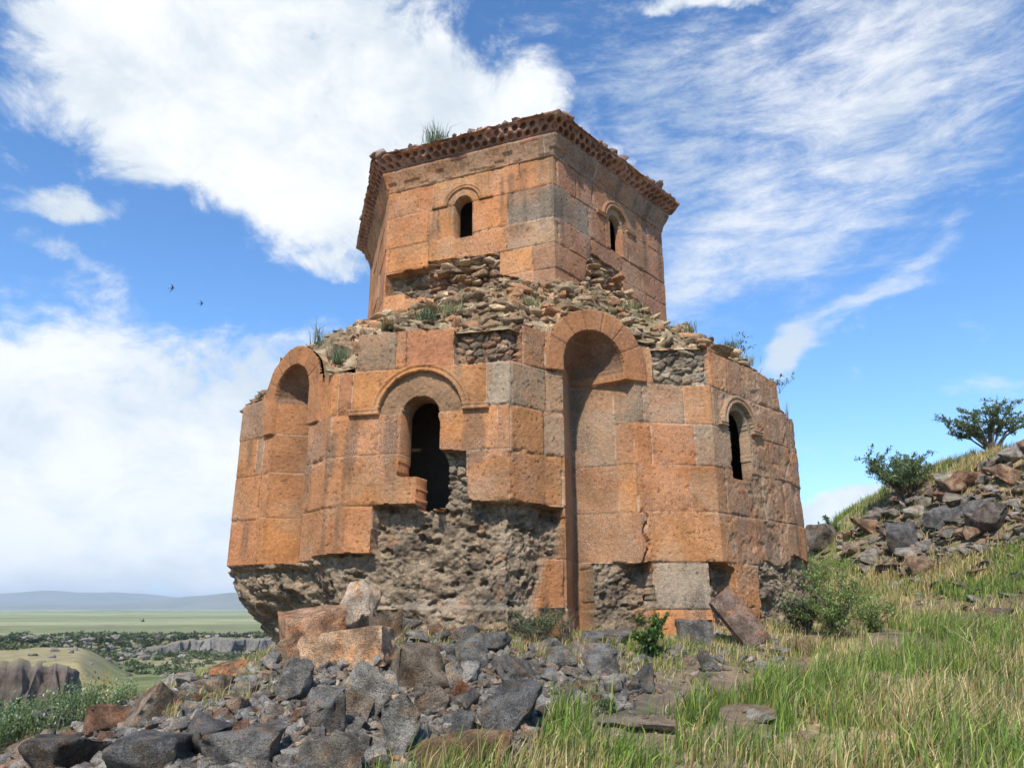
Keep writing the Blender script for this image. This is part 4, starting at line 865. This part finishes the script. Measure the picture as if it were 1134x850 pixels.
def meadow(n, y0, y1, x0, x1, dens_fn, hr, wr_, seed, clump=.0):
    rg = np.random.RandomState(seed); u = rg.rand(n); Y_ = y0+(y1-y0)*u; X_ = rg.uniform(0, 1, n)*(x1(Y_)-x0(Y_))+x0(Y_)
    if clump:
        k_ = rg.randint(0, max(1, n//26), n); cx = rg.rand(n//26+1); cy = rg.rand(n//26+1); Y_ = y0+(y1-y0)*cy[k_]; X_ = cx[k_]*(x1(Y_)-x0(Y_))+x0(Y_); rr_ = rg.rand(n)**.7*clump; aa = rg.rand(n)*6.28; X_ = X_+rr_*np.cos(aa); Y_ = Y_+rr_*np.sin(aa)
    P = np.stack([X_, Y_, ground(X_, Y_)-.01], -1); px, py = pix(P); dn_, gr, hs = dens_fn(P, px, py); keep = rg.rand(n) < dn_; P = P[keep]; gr = gr[keep]; hs = hs[keep]; m_ = len(P)
    isg = rg.rand(m_) < gr; C = np.where(isg[:, None], np.array([GREEN, GREEN*.8, YG, OLIVE, GREY_G])[rg.randint(0, 5, m_)], np.array([STRAW, STRAW2, STRAW*.8, OLIVE, STRAW*1.15])[rg.randint(0, 5, m_)])*(.55+.9*rg.rand(m_))[:, None]
    H = (hr[0]+(hr[1]-hr[0])*rg.rand(m_)**1.4)*hs; Wd = wr_*(.6+.8*rg.rand(m_))
    wind = R(-12)+rg.normal(0, 1.1, m_); return blades(P, H, Wd, rg.uniform(.08, .75, m_), wind, C, rg.uniform(-.9, .9, m_))
edge = [(395, 900), (415, 872), (480, 858), (560, 868), (604, 820), (612, 786), (645, 770), (700, 800), (735, 785), (800, 775), (900, 752), (960, 722), (1010, 704), (1134, 688), (1300, 640), (1300, 1400), (395, 1400)]
def d_fore(P, px, py):
    ins = inpoly(px, py, edge); n1 = fbm(P[:, 0]*1.1, P[:, 1]*1.1, o=3, k=31); n2 = fbm(P[:, 0]*3, P[:, 1]*3, o=2, k=32)
    slab = (np.abs((px-700)/50)**2+np.abs((py-806)/13)**2 < 1) | (np.abs((px-826)/36)**2+np.abs((py-792)/11)**2 < 1)
    front = ((px > 655) & (px < 748) & (py > 800) & (py < 838)) | ((px > 795) & (px < 860) & (py > 786) & (py < 815))
    bare = sstep(fbm(P[:, 0]*.9+4, P[:, 1]*1.3, o=3, k=37)+.10*(py < 790)-.10*(px > 1000), .50, .60); dens = ins*(.25+.75*sstep(n2, .34, .56))*(1-.9*bare)*(~slab)*np.where(front, .25, 1)
    gr = .54+2.0*(n1-.5)+.6*sstep(px, 940, 1040)*sstep(-py, -770, -690)+.5*np.exp(-((px-640)/45)**2-((py-770)/45)**2)+.15*sstep(n2, .5, .6)-.35*sstep(-py, -760, -740)*(px < 960)
    hs = .62+.5*n2+.25*np.exp(-((px-640)/45)**2-((py-770)/45)**2)+.2*sstep(px, 980, 1080)
    return dens, np.clip(gr, .08, .92), hs*np.where(front, .35, 1)
def d_hill(P, px, py):
    n1 = fbm(P[:, 0]*.8, P[:, 1]*.8, o=3, k=33); n2 = fbm(P[:, 0]*1.9, P[:, 1]*1.9, o=3, k=34); ins = (px > 862) & (px < 1250) & (P[:, 0] > 4.9-.0*P[:, 1])
    out_ = inpoly(px, py, outc); path_ = np.exp(-((py-(690-.06*(px-1000)))/14)**2)*(px > 930)
    dens = ins*np.where(out_, .14, 1)*(.12+.88*sstep(n2, .40, .58))*(1-.75*path_)
    gr = .36+2.6*(n1-.5)+.35*np.exp(-((px-900)/40)**2)-.25*path_+.2*((px > 1000) & (py > 610)); return dens, np.clip(gr, .05, .9), .8+.5*n2
def d_strip(P, px, py):   # dry fringe at the foot of the wall and around the heap
    n2 = fbm(P[:, 0]*2.2, P[:, 1]*2.2, o=3, k=35); a = (py > 690)*(py < 760)*(px > 560)*(px < 960)*.75+(px > 90)*(px < 330)*(py > 720)*(py < 800)*.35+(px > 430)*(px <= 560)*(py > 680)*(py < 720)*.5
    return a*sstep(n2, .36, .55), np.clip(.12+1.4*(n2-.5)+.2*(px > 600)*(px < 780), .03, .6), .7+.4*n2
parts_ = [meadow(150000, 4.0, 8.6, lambda y: -1.3+0*y, lambda y: .78*y+.6, d_fore, (.06, .20), .0065, 1), meadow(60000, 4.0, 9.5, lambda y: -1.3+0*y, lambda y: .78*y+.6, d_fore, (.12, .38), .0075, 2, clump=.13),
          meadow(70000, 8.4, 20, lambda y: 4.2+0*y, lambda y: .75*y+1, d_hill, (.07, .20), .011, 3), meadow(60000, 9, 20.5, lambda y: 4.2+0*y, lambda y: .75*y+1, d_hill, (.10, .30), .012, 4, clump=.2), meadow(36000, 6.0, 10.8, lambda y: -5+0*y, lambda y: 4.9+0*y, d_strip, (.05, .20), .007, 5, clump=.12), meadow(50000, 6.0, 10.8, lambda y: -3+0*y, lambda y: 5.9+0*y, d_strip, (.02, .10), .007, 6)]
def join(parts_):
    n = 0; VV = []; FF = []; CC = []
    for V_, F_, C_ in parts_: VV.append(V_); FF.append(F_+n); CC.append(C_); n += len(V_)
    return np.vstack(VV), np.vstack(FF), np.vstack(CC)
V_, F_, C_ = join(parts_); go = mesh_obj('grass', V_, F_, M_GRASS, col=C_); tag(go, 'long green and straw coloured grass over the foreground and the right slope', 'grass', kind='stuff')
# leafy plants: stems and leaves
def tube(p0, p1, r0, r1, n=4):
    p0, p1 = np.array(p0), np.array(p1); d = p1-p0; d = d/(np.linalg.norm(d)+1e-9); a = np.cross(d, [0, 0, 1.] if abs(d[2]) < .9 else [1., 0, 0]); a /= np.linalg.norm(a); b_ = np.cross(d, a)
    th = np.arange(n)/n*2*math.pi; c_ = np.cos(th)[:, None]*a+np.sin(th)[:, None]*b_; V_ = np.vstack([p0+c_*r0, p1+c_*r1]); F_ = []
    for i in range(n): j = (i+1) % n; F_ += [[i, j, n+j], [i, n+j, n+i]]
    return V_, np.array(F_)
def leaves(P, D_, L_, Wd, C):
    n = len(P); D_ = D_/np.linalg.norm(D_, axis=1)[:, None]; q = np.cross(D_, np.tile([0, 0, 1.], (n, 1))+.001); q /= np.linalg.norm(q, axis=1)[:, None]; nn = np.cross(q, D_)
    m_ = P+D_*(L_*.45)[:, None]-nn*(L_*.08)[:, None]*0; V_ = np.stack([P, m_+q*(Wd/2)[:, None]+nn*(L_*.10)[:, None], P+D_*L_[:, None], m_-q*(Wd/2)[:, None]+nn*(L_*.10)[:, None]], 1).reshape(-1, 3)
    b0 = (np.arange(n)*4)[:, None]; F_ = np.concatenate([b0+[0, 1, 2], b0+[0, 2, 3]], 1).reshape(-1, 3); return V_, F_, np.repeat(C, 4, 0)
def shrub(name, base, W_, H_, seed, cols_, label, cat, nst=9, leaf=.035, nleaf=60, up=.75, sub=5, trunk=.012, open_=.0, group=None, lw=.5, lo=.35):
    """stems fork from the base; every twig carries small leaves"""
    rg = np.random.RandomState(seed); root = empty(name, tuple(base)); tag(root, label, cat, group); T = []; LV = []; n = 0
    Pl = []; Dl = []
    for i in range(nst):
        a = rg.uniform(0, 6.28); rad = math.sqrt(rg.rand()); tip = np.array([math.cos(a)*rad*W_/2, math.sin(a)*rad*W_/2, H_*(up+(1-up)*rg.rand())*(1-.3*rad**2)]); 
        b0 = np.array([rg.uniform(-.05, .05)*W_, rg.uniform(-.05, .05)*W_, -.03]); mid = b0+(tip-b0)*.45+np.array([0, 0, .10*H_]); T.append(tube(b0, mid, trunk, trunk*.6)); T.append(tube(mid, tip, trunk*.6, trunk*.2))
        for j in range(sub):
            t = rg.uniform(lo, 1); s_ = b0+(mid-b0)*(t/.45) if t < .45 else mid+(tip-mid)*((t-.45)/.55); dv = rg.normal(0, 1, 3)*[1, 1, .7]; dv[2] = abs(dv[2])*.6+.1; dv /= np.linalg.norm(dv); e = s_+dv*rg.uniform(.14, .30)*min(W_, H_*1.3); T.append(tube(s_, e, trunk*.35, trunk*.12, 3))
            m_ = int(nleaf*rg.uniform(.5, 1.3)); tt_ = rg.rand(m_)[:, None]; Pl.append(s_+(e-s_)*tt_+rg.normal(0, .012, (m_, 3))*W_); dd = rg.normal(0, 1, (m_, 3))+dv*.8; dd[:, 2] += .25; Dl.append(dd)
        m_ = int(nleaf*.6); tt_ = rg.uniform(.35, 1, m_)[:, None]; Pl.append(mid+(tip-mid)*tt_); dd = rg.normal(0, 1, (m_, 3)); dd[:, 2] += .5; Dl.append(dd)
    P = np.vstack(Pl); D_ = np.vstack(Dl); m_ = len(P); Cc = np.array(cols_)[rg.randint(0, len(cols_), m_)]*(.75+.5*rg.rand(m_))[:, None]
    P[:, 2] = np.maximum(P[:, 2], .01)
    L_ = leaf*(.6+.8*rg.rand(m_)); V_, F_, C_ = leaves(P, D_, L_, L_*lw, Cc); o = mesh_obj('foliage', V_, F_, M_LEAF, root, col=C_)
    n = 0; VV = []; FF = []
    for v, f in T: VV.append(v); FF.append(f+n); n += len(v)
    mesh_obj('stems', np.vstack(VV), np.vstack(FF), M_BARK, root); return root
def shrub_px(name, px, py, wpx, hpx, *a, dist=None, **k):
    h = hit(px, py)
    if dist is not None: h = ray(px, py); h = h*dist/h[1]; h[2] = gz(h[0], h[1])
    Dp = h[1]*math.cos(PITCH)+h[2]*math.sin(PITCH)
    return shrub(name, h, wpx*Dp/F, hpx*Dp/F, *a, **k)
LG = [(.12, .20, .05), (.15, .24, .06), (.09, .15, .04), (.20, .27, .09)]; LGW = [(.20, .30, .08), (.26, .36, .11), (.15, .23, .06), (.32, .40, .15)]; LD = [(.17, .24, .10), (.23, .30, .14), (.13, .19, .08), (.28, .34, .18)]; LS = [(.16, .20, .11), (.20, .24, .13), (.12, .16, .08), (.24, .25, .13)]
shrub_px('leafy_shrub', 928, 708, 84, 100, 1, LGW, 'tall light green leafy shrub at the right corner of the chapel', 'shrub', nst=24, leaf=.036, nleaf=26, sub=8, up=.3, lo=.08, lw=.4, trunk=.007)
shrub_px('leafy_shrub', 968, 700, 62, 54, 31, LGW, 'loose yellow green shrub right of the tall light green shrub', 'shrub', nst=18, leaf=.034, nleaf=22, sub=7, up=.3, lo=.05, lw=.4, trunk=.006)
shrub_px('leafy_shrub', 906, 655, 40, 46, 32, LGW, 'small green shrub against the rubble corner of the chapel', 'shrub', nst=14, leaf=.036, nleaf=22, sub=6, up=.35, lo=.06, lw=.4, trunk=.006)
shrub_px('leafy_shrub', 893, 702, 62, 44, 2, LS, 'low grey green shrub between the chapel corner and the tall green shrub', 'shrub', nst=16, leaf=.04, nleaf=34, sub=6, up=.5, lo=.05)
shrub_px('leafy_shrub', 722, 728, 44, 52, 3, LG, 'small upright green plant below the pale grey block of the wall', 'plant', nst=14, leaf=.04, nleaf=30, sub=6, up=.5, trunk=.006, lo=.05)
shrub_px('feathery_shrub', 596, 712, 84, 40, 4, LS, 'low feathery grey green shrub at the foot of the bare wall core', 'shrub', nst=26, leaf=.03, nleaf=30, sub=5, up=.6, trunk=.005, lw=.3)
shrub_px('spreading_bush', 1003, 556, 98, 56, 5, LD, 'round open bush on the crest near the chapel', 'bush', nst=20, leaf=.062, nleaf=56, sub=8, up=.6, trunk=.022, dist=17.0)
shrub_px('spreading_bush', 1102, 512, 88, 64, 6, LD, 'darker bush with spreading branches highest up the slope', 'bush', nst=15, leaf=.062, nleaf=56, sub=8, up=.5, trunk=.028, dist=16.6)
shrub_px('spreading_bush', 915, 577, 38, 28, 7, LD, 'tiny dark bush on the skyline just right of the chapel wall', 'bush', nst=7, leaf=.08, nleaf=16, sub=4, up=.5, trunk=.015, dist=18.5)
shrub_px('leafy_shrub', 672, 790, 26, 20, 8, LS, 'tiny grey green plant among the stones below the cubic stone', 'plant', nst=7, leaf=.03, nleaf=16, sub=3, up=.6, trunk=.004)
# bare twiggy stems
def twigs(px, py, wpx, hpx, seed, label, colr=(.38, .29, .19), n_=26, dist=None, name='dry_stems', cat='dry plant'):
    h = hit(px, py) if dist is None else np.array([4.32, 11.42, 2.84]); Dp = h[1]*math.cos(PITCH)+h[2]*math.sin(PITCH); rg = np.random.RandomState(seed); W_, H_ = wpx*Dp/F, hpx*Dp/F
    P = np.zeros((n_, 3))+rg.normal(0, .06, (n_, 3))*[W_, W_, 0]; a = rg.uniform(0, 6.28, n_); V_, F_, C_ = blades(P, H_*(.5+.5*rg.rand(n_)), np.full(n_, .008), rg.uniform(.2, 1, n_)*W_/H_*.6, a, np.tile(colr, (n_, 1))*(.7+.6*rg.rand(n_))[:, None])
    o = mesh_obj(name, V_, F_, M_GRASS, col=C_); o.location = h; tag(o, label, cat); return o
twigs(628, 712, 70, 48, 21, 'tangle of dry brown stems beside the niche foot', n_=70)
twigs(530, 700, 60, 36, 22, 'thin dry stems in front of the bare wall core', n_=40)
twigs(890, 724, 80, 34, 23, 'arching dry stems under the grey green shrub', colr=(.48, .34, .18), n_=90)
twigs(115, 770, 40, 44, 24, 'upright golden dry plant behind the peaked boulder', colr=(.52, .33, .08), n_=80)
# tufts growing on the building
def tuft(pos, w_, h_, seed, label, cols_, n_=60, wd=.010, name='grass_tuft'):
    rg = np.random.RandomState(seed); P = rg.normal(0, .16, (n_, 3))*[w_, w_, 0]; a = rg.uniform(0, 6.28, n_); V_, F_, C_ = blades(P, h_*(.55+.45*rg.rand(n_)), np.full(n_, wd), rg.uniform(.1, 1, n_)*w_/h_*.55, a, np.array(cols_)[rg.randint(0, len(cols_), n_)]*(.7+.6*rg.rand(n_))[:, None], rg.uniform(-1, 1, n_))
    o = mesh_obj(name, V_, F_, M_GRASS, col=C_); o.location = pos; tag(o, label, 'plant'); return o
def onmound(px, py):
    d = ray(px, py); V3 = np.stack([XX, YY, Zm], -1).reshape(-1, 3); vx, vy = pix(V3); q = (vx-px)**2+(vy-py)**2+np.where(V3[:, 1] > 12.5, 1e4, 0); m_ = np.argsort(q)[:6]; return V3[m_[np.argmin(V3[m_, 1])]]
SG = [(.15, .19, .10), (.19, .23, .12), (.11, .15, .07)]; YGc = [(.30, .29, .12), (.24, .26, .12), (.38, .33, .18)]
ro_ = ring_off(.16); t_ = ro_[2]-ro_[1]; q = ray(482, 158); u_, k_ = np.linalg.solve(np.array([[t_[0], -q[0]], [t_[1], -q[1]]]), -ro_[1]); pr_ = np.array([*(ro_[1]+t_*u_), 7.66])
tuft(pr_, .62, .42, 1, 'spiky grey green tuft growing on the edge of the drum roof', SG, 130)
for i, (px, py, w_, h_, lb, cl, n_) in enumerate([(352, 384, .42, .45, 'thin wispy tuft above the left niche arch', YGc+SG, 26), (376, 405, .42, .32, 'dense green tuft between the left niche arch and the grey block', SG, 110), (806, 388, .50, .26, 'spiky dark green tuft on the right wall top', SG, 110),
        (768, 370, .3, .26, 'short tuft at the right foot of the drum', SG, 24), (470, 356, .55, .20, 'wide green tuft on the rubble above the arched front window', SG, 120), (500, 348, .6, .22, 'pale yellow green tuft in the middle of the rubble mound', YGc, 120), (588, 342, .45, .22, 'pale yellow tuft left of the large niche arch', YGc, 90),
        (700, 345, .5, .24, 'dry yellow tuft above the large niche arch', YGc, 70), (835, 398, .4, .22, 'low dry tuft on the broken end of the right wall top', YGc, 50), (660, 330, .35, .16, 'small dry tuft on the mound in front of the drum corner', YGc, 40), (430, 366, .4, .16, 'low green tuft above the grey block of the front wall', SG, 60)]):
    q = onmound(px, py); tuft(q+np.array([0, 0, .02]), w_, h_, 40+i, lb, cl, n_)
rg = np.random.RandomState(77); NM = 26000; si = rg.randint(0, n_s, NM); ti = rg.randint(4, n_t-2, NM)
vm_ = fbm(XX[si, ti]*2.6, YY[si, ti]*2.6, o=3, k=40); kp = (vm_ > .53) & (ms[si] < smax) & (rg.rand(NM) < .75); si, ti = si[kp], ti[kp]; m_ = len(si)
P = np.stack([XX[si, ti], YY[si, ti], Zm[si, ti]-.02], -1)+rg.normal(0, .02, (m_, 3))*[1, 1, 0]
V_, F_, C_ = blades(P, rg.uniform(.05, .17, m_), np.full(m_, .008), rg.uniform(.1, .9, m_), rg.uniform(0, 6.28, m_), np.array([(.42, .35, .18), (.34, .33, .14), (.24, .27, .11), (.48, .40, .24), (.19, .24, .09)])[rg.randint(0, 5, m_)]*(.7+.5*rg.rand(m_))[:, None], rg.uniform(-1, 1, m_))
o = mesh_obj('dry_grass', V_, F_, M_GRASS, col=C_); tag(o, 'short dry grass rooted in the rubble between the drum and the lower walls', 'grass', kind='stuff')
def sprig(pos, W_, H_, seed, label): return shrub('leafy_sprig', pos, W_, H_, seed, LD, label, 'plant', nst=5, leaf=.045, nleaf=7, sub=3, up=.6, trunk=.004)
sprig(onmound(824, 392)+np.array([0, 0, .03]), .5, .42, 61, 'thin leafy sprig right of the spiky dark green tuft')
sprig(np.array([4.13, 11.16, 3.20]), .50, .26, 62, 'small leafy twig sticking out of the right wall corner')
twigs(884, 462, 14, 24, 63, 'fine dry stalks on the lower right corner of the wall', dist=11.45, n_=16)
# weeds on the left edge
def weeds(n, seed):
    rg = np.random.RandomState(seed); Pl = []; Dl = []; St = []
    wx_, wy_ = rg.uniform(-60, 175, n*6), rg.uniform(752, 850, n*6); k_ = np.nonzero(inpoly(wx_, wy_, [(-60, 752), (60, 756), (130, 762), (150, 775), (95, 800), (20, 822), (-60, 860)]))[0][:n]; n = len(k_)
    for h, px in zip(hits(wx_[k_], wy_[k_], 16), wx_[k_]):
        H_ = rg.uniform(.12, .34)*(.7 if px > 110 else 1); a = rg.uniform(0, 6.28); tip = h+np.array([math.cos(a)*.1, math.sin(a)*.1, H_]); St.append((h, tip)); m_ = 16; t = rg.uniform(.15, 1, m_)[:, None]; Pl.append(h+(tip-h)*t+rg.normal(0, .022, (m_, 3))); dd = rg.normal(0, 1, (m_, 3)); dd[:, 2] += .35; Dl.append(dd)
    P = np.vstack(Pl); D_ = np.vstack(Dl); m_ = len(P); cs = np.array([(.13, .20, .07), (.18, .26, .10), (.24, .30, .15), (.09, .14, .05), (.50, .52, .42)])[rg.choice(5, m_, p=[.26, .25, .2, .17, .12])]*(.75+.5*rg.rand(m_))[:, None]
    L_ = rg.uniform(.015, .042, m_); a_ = leaves(P, D_, L_, L_*.5, cs); S_ = np.array([s_[0] for s_ in St]); b_ = blades(S_, np.array([s_[1][2]-s_[0][2] for s_ in St]), np.full(n, .008), np.full(n, .3), rg.uniform(0, 6.28, n), np.tile((.18, .24, .09), (n, 1))); return join([a_, b_])
V_, F_, C_ = weeds(2300, 3); o = mesh_obj('weeds', V_, F_, M_LEAF, col=C_); tag(o, 'green weeds with small whitish flower heads left of the heap', 'weeds', kind='stuff')

# ------------------------------------------------------------------ valley: cliffs, scattered rocks and scrub
def cliff(name, x0, x1, rf, z0, z1f, colr, seed, scale, depth):
    us = np.arange(x0, x1, .45); az_ = np.arctan((us-567)/F*math.cos(PITCH)); r_ = rf(us); pts_ = np.stack([np.sin(az_)*r_, np.cos(az_)*r_], -1); S_ = np.concatenate([[0], np.cumsum(np.linalg.norm(np.diff(pts_, axis=0), axis=1))])
    vs = np.linspace(0, 1, 44); Sg_, Vg = np.meshgrid(S_, vs, indexing='ij'); zt = z1f(us); Zg_ = z0+(zt[:, None]-z0)*Vg
    f1, f2, idn, _, _ = cell(Sg_*scale, Zg_*scale*.28, k=seed); D_ = depth*(idn-.5)*sstep(f2-f1, 0, .15)+depth*1.6*(fbm(Sg_*scale*.4, Zg_*scale*.2, o=5, k=seed+1)-.5); D_ = D_+(1-Vg)*-1.2
    n_ = -pts_/np.linalg.norm(pts_, axis=1)[:, None]; Vv = np.zeros(Sg_.shape+(3,)); Vv[..., :2] = pts_[:, None]+n_[:, None]*(-D_)[..., None]; Vv[..., 2] = Zg_
    # cap running back onto the plateau
    cap = Vv[:, -1:, :].copy(); cap[:, 0, :2] = pts_-n_*7; cap[:, 0, 2] = zt+.15; Vv = np.concatenate([Vv, cap], 1); C_ = np.array(colr)*(.6+.8*fbm(Sg_*scale, Zg_*scale*.5, o=3, k=seed+2))[..., None]; C_ = np.concatenate([C_, np.tile(np.array([.24, .20, .10]), (len(us), 1, 1))], 1)
    idx = np.arange(Vv.shape[0]*Vv.shape[1]).reshape(Vv.shape[:2]); a = idx[:-1, :-1]; o = mesh_obj(name, Vv.reshape(-1, 3), np.stack([a, idx[1:, :-1], idx[1:, 1:], idx[:-1, 1:]], -1).reshape(-1, 4), M_RUB, col=C_.reshape(-1, 3)); tag(o, kind='structure')
cliff('cliff', -260, 118, lambda u: 58.5+2.2*(fbm(u*.02, u*0, o=3, k=3)-.5)+np.clip(u-85, 0, 40)*.12, -9.5, lambda u: -3.68+.5*(fbm(u*.06, u*0, o=3, k=4)-.5)-np.clip(u-85, 0, 40)*.035, (.13, .10, .08), 5, 1.3, 1.0)
cliff('cliff', 168, 420, lambda u: 158+5*(fbm(u*.03, u*0, o=3, k=6)-.5), -10.5, lambda u: -5.9+.9*(fbm(u*.07, u*0, o=3, k=7)-.5)-1.6*(1-sstep(u, 168, 215)), (.19, .17, .145), 7, .5, 2.2)
rg = np.random.RandomState(31); items = []
for i in range(900):
    u = rg.uniform(-150, 420); r_ = rg.normal(163, 7) if rg.rand() < .8 else rg.uniform(60, 160); az_ = math.atan((u-567)/F*math.cos(PITCH)); x, y = math.sin(az_)*r_, math.cos(az_)*r_; s_ = rg.uniform(.3, 1.25)*(.45 if r_ < 140 else 1)
    items.append(((x, y, gz(x, y)+s_*.2), (s_*1.5, s_, s_*.9), (rg.uniform(-.3, .3), rg.uniform(-.3, .3), rg.uniform(0, 6.28)), np.array([.28, .255, .22])*rg.uniform(.4, 1.1)))
o = soup('valley_rocks', items, M_TUFB); tag(o, 'pale boulders strewn along the far rim of the valley', 'boulders', kind='stuff')
Pl = []; Dl = []; Ls = []; Cs = []
for i in range(2600):
    u = rg.uniform(-150, 420); k_ = rg.rand(); r_ = rg.normal(163, 9) if k_ < .6 else rg.uniform(36, 160); az_ = math.atan((u-567)/F*math.cos(PITCH)); x, y = math.sin(az_)*r_, math.cos(az_)*r_
    if k_ >= .6 and fbm(np.array([x*.06]), np.array([y*.03]), o=3, k=61)[0] < .5: continue
    s_ = rg.uniform(.5, 1.3)*(r_/163)**.6; m_ = 46; pp = rg.normal(0, 1, (m_, 3)); pp /= np.linalg.norm(pp, axis=1)[:, None]; pp = pp*rg.uniform(.4, 1, (m_, 1))*[s_, s_, s_*.62]; pp[:, 2] = np.abs(pp[:, 2]); Pl.append(pp+[x, y, gz(x, y)]); Dl.append(rg.normal(0, 1, (m_, 3))); Ls.append(np.full(m_, s_*.5)); Cs.append(np.tile(np.array([(.11, .14, .06), (.15, .17, .075), (.09, .115, .05)])[rg.randint(3)], (m_, 1))*(.7+.6*rg.rand(m_))[:, None])
V_, F_, C_ = leaves(np.vstack(Pl), np.vstack(Dl), np.concatenate(Ls), np.concatenate(Ls)*.8, np.vstack(Cs)); o = mesh_obj('scrub', V_, F_, M_LEAF, col=C_); tag(o, 'dark green scrub dotted over the valley floor and its far rim', 'scrub', kind='stuff')

# ------------------------------------------------------------------ birds
def bird(px, py, dist, span, rot, label):
    bm = bmesh.new(); secs = [(-.5, .01), (-.36, .035), (-.1, .075), (.15, .085), (.34, .06), (.44, .045), (.52, .008)]; rings = []
    for x, r_ in secs: rings.append([bm.verts.new((x, r_*math.cos(t), r_*math.sin(t)*.9)) for t in np.arange(8)/8*2*math.pi])
    for a, b_ in zip(rings[:-1], rings[1:]):
        for i in range(8): bm.faces.new([a[i], a[(i+1) % 8], b_[(i+1) % 8], b_[i]])
    bm.faces.new(rings[0][::-1]); bm.faces.new(rings[-1])
    for s_ in (-1, 1):
        pr2 = [(.28, .05, 0), (.22, .42, .06), (-.02, .78, .08), (-.42, 1.15, .04), (-.16, .72, .06), (-.04, .38, .04), (-.10, .05, 0)]
        t_ = [bm.verts.new((x, y*s_, z+.012)) for x, y, z in pr2]; u_ = [bm.verts.new((x, y*s_, z-.012)) for x, y, z in pr2]; bm.faces.new(t_ if s_ > 0 else t_[::-1]); bm.faces.new(u_[::-1] if s_ > 0 else u_)
        for i in range(7): j = (i+1) % 7; bm.faces.new([t_[i], t_[j], u_[j], u_[i]])
        q_ = [(-.40, .0), (-.85, .20*s_), (-.62, .04*s_)]; t_ = [bm.verts.new((x, y, .008)) for x, y in q_]; u_ = [bm.verts.new((x, y, -.008)) for x, y in q_]; bm.faces.new(t_); bm.faces.new(u_[::-1])
        for i in range(3): j = (i+1) % 3; bm.faces.new([t_[i], t_[j], u_[j], u_[i]])
    bmesh.ops.recalc_face_normals(bm, faces=bm.faces); me = bpy.data.meshes.new('bird'); bm.to_mesh(me); bm.free(); m_, b_, p_ = newmat('feathers')
    b_.set(p_.inputs['Base Color'], b_.mix(b_.noise(b_.n('ShaderNodeTexCoord').outputs['Object'], 6, 3), (.015, .016, .02), (.035, .033, .032))); me.materials.append(m_)
    o = bpy.data.objects.new('bird', me); COL.objects.link(o); d = ray(px, py); d = d*dist/d[1]; o.location = d; o.scale = (span/2.3,)*3; o.rotation_euler = rot; tag(o, label, 'bird')
bird(190.5, 319, 24, .42, (R(72), R(-6), R(4)), 'dark swallow-like bird higher and farther left of the flying pair')
bird(223, 336, 24, .36, (R(60), R(-14), R(12)), 'dark swallow-like bird lower and nearer the chapel of the flying pair')
bird(158, 687, 30, .40, (R(20), R(30), R(20)), 'dark bird gliding low over the plain in the distance')

# ------------------------------------------------------------------ air
bm = bmesh.new(); bmesh.ops.create_cube(bm, size=1); me = bpy.data.meshes.new('haze'); bm.to_mesh(me); bm.free(); ho = bpy.data.objects.new('haze', me); COL.objects.link(ho)
ho.scale = (19000, 19000, 130); ho.location = (0, 0, 45); ho['kind'] = 'stuff'
hm = bpy.data.materials.new('haze'); hm.use_nodes = True; hm.node_tree.nodes.clear(); hv = hm.node_tree.nodes.new('ShaderNodeVolumePrincipled'); ou = hm.node_tree.nodes.new('ShaderNodeOutputMaterial'); hm.node_tree.links.new(hv.outputs[0], ou.inputs[1])
hv.inputs['Density'].default_value = .00022; hv.inputs['Color'].default_value = (.80, .90, 1.0, 1); hv.inputs['Anisotropy'].default_value = .0; me.materials.append(hm)
tag(ho, 'thin pale air haze over the plain and the far hills', 'haze')
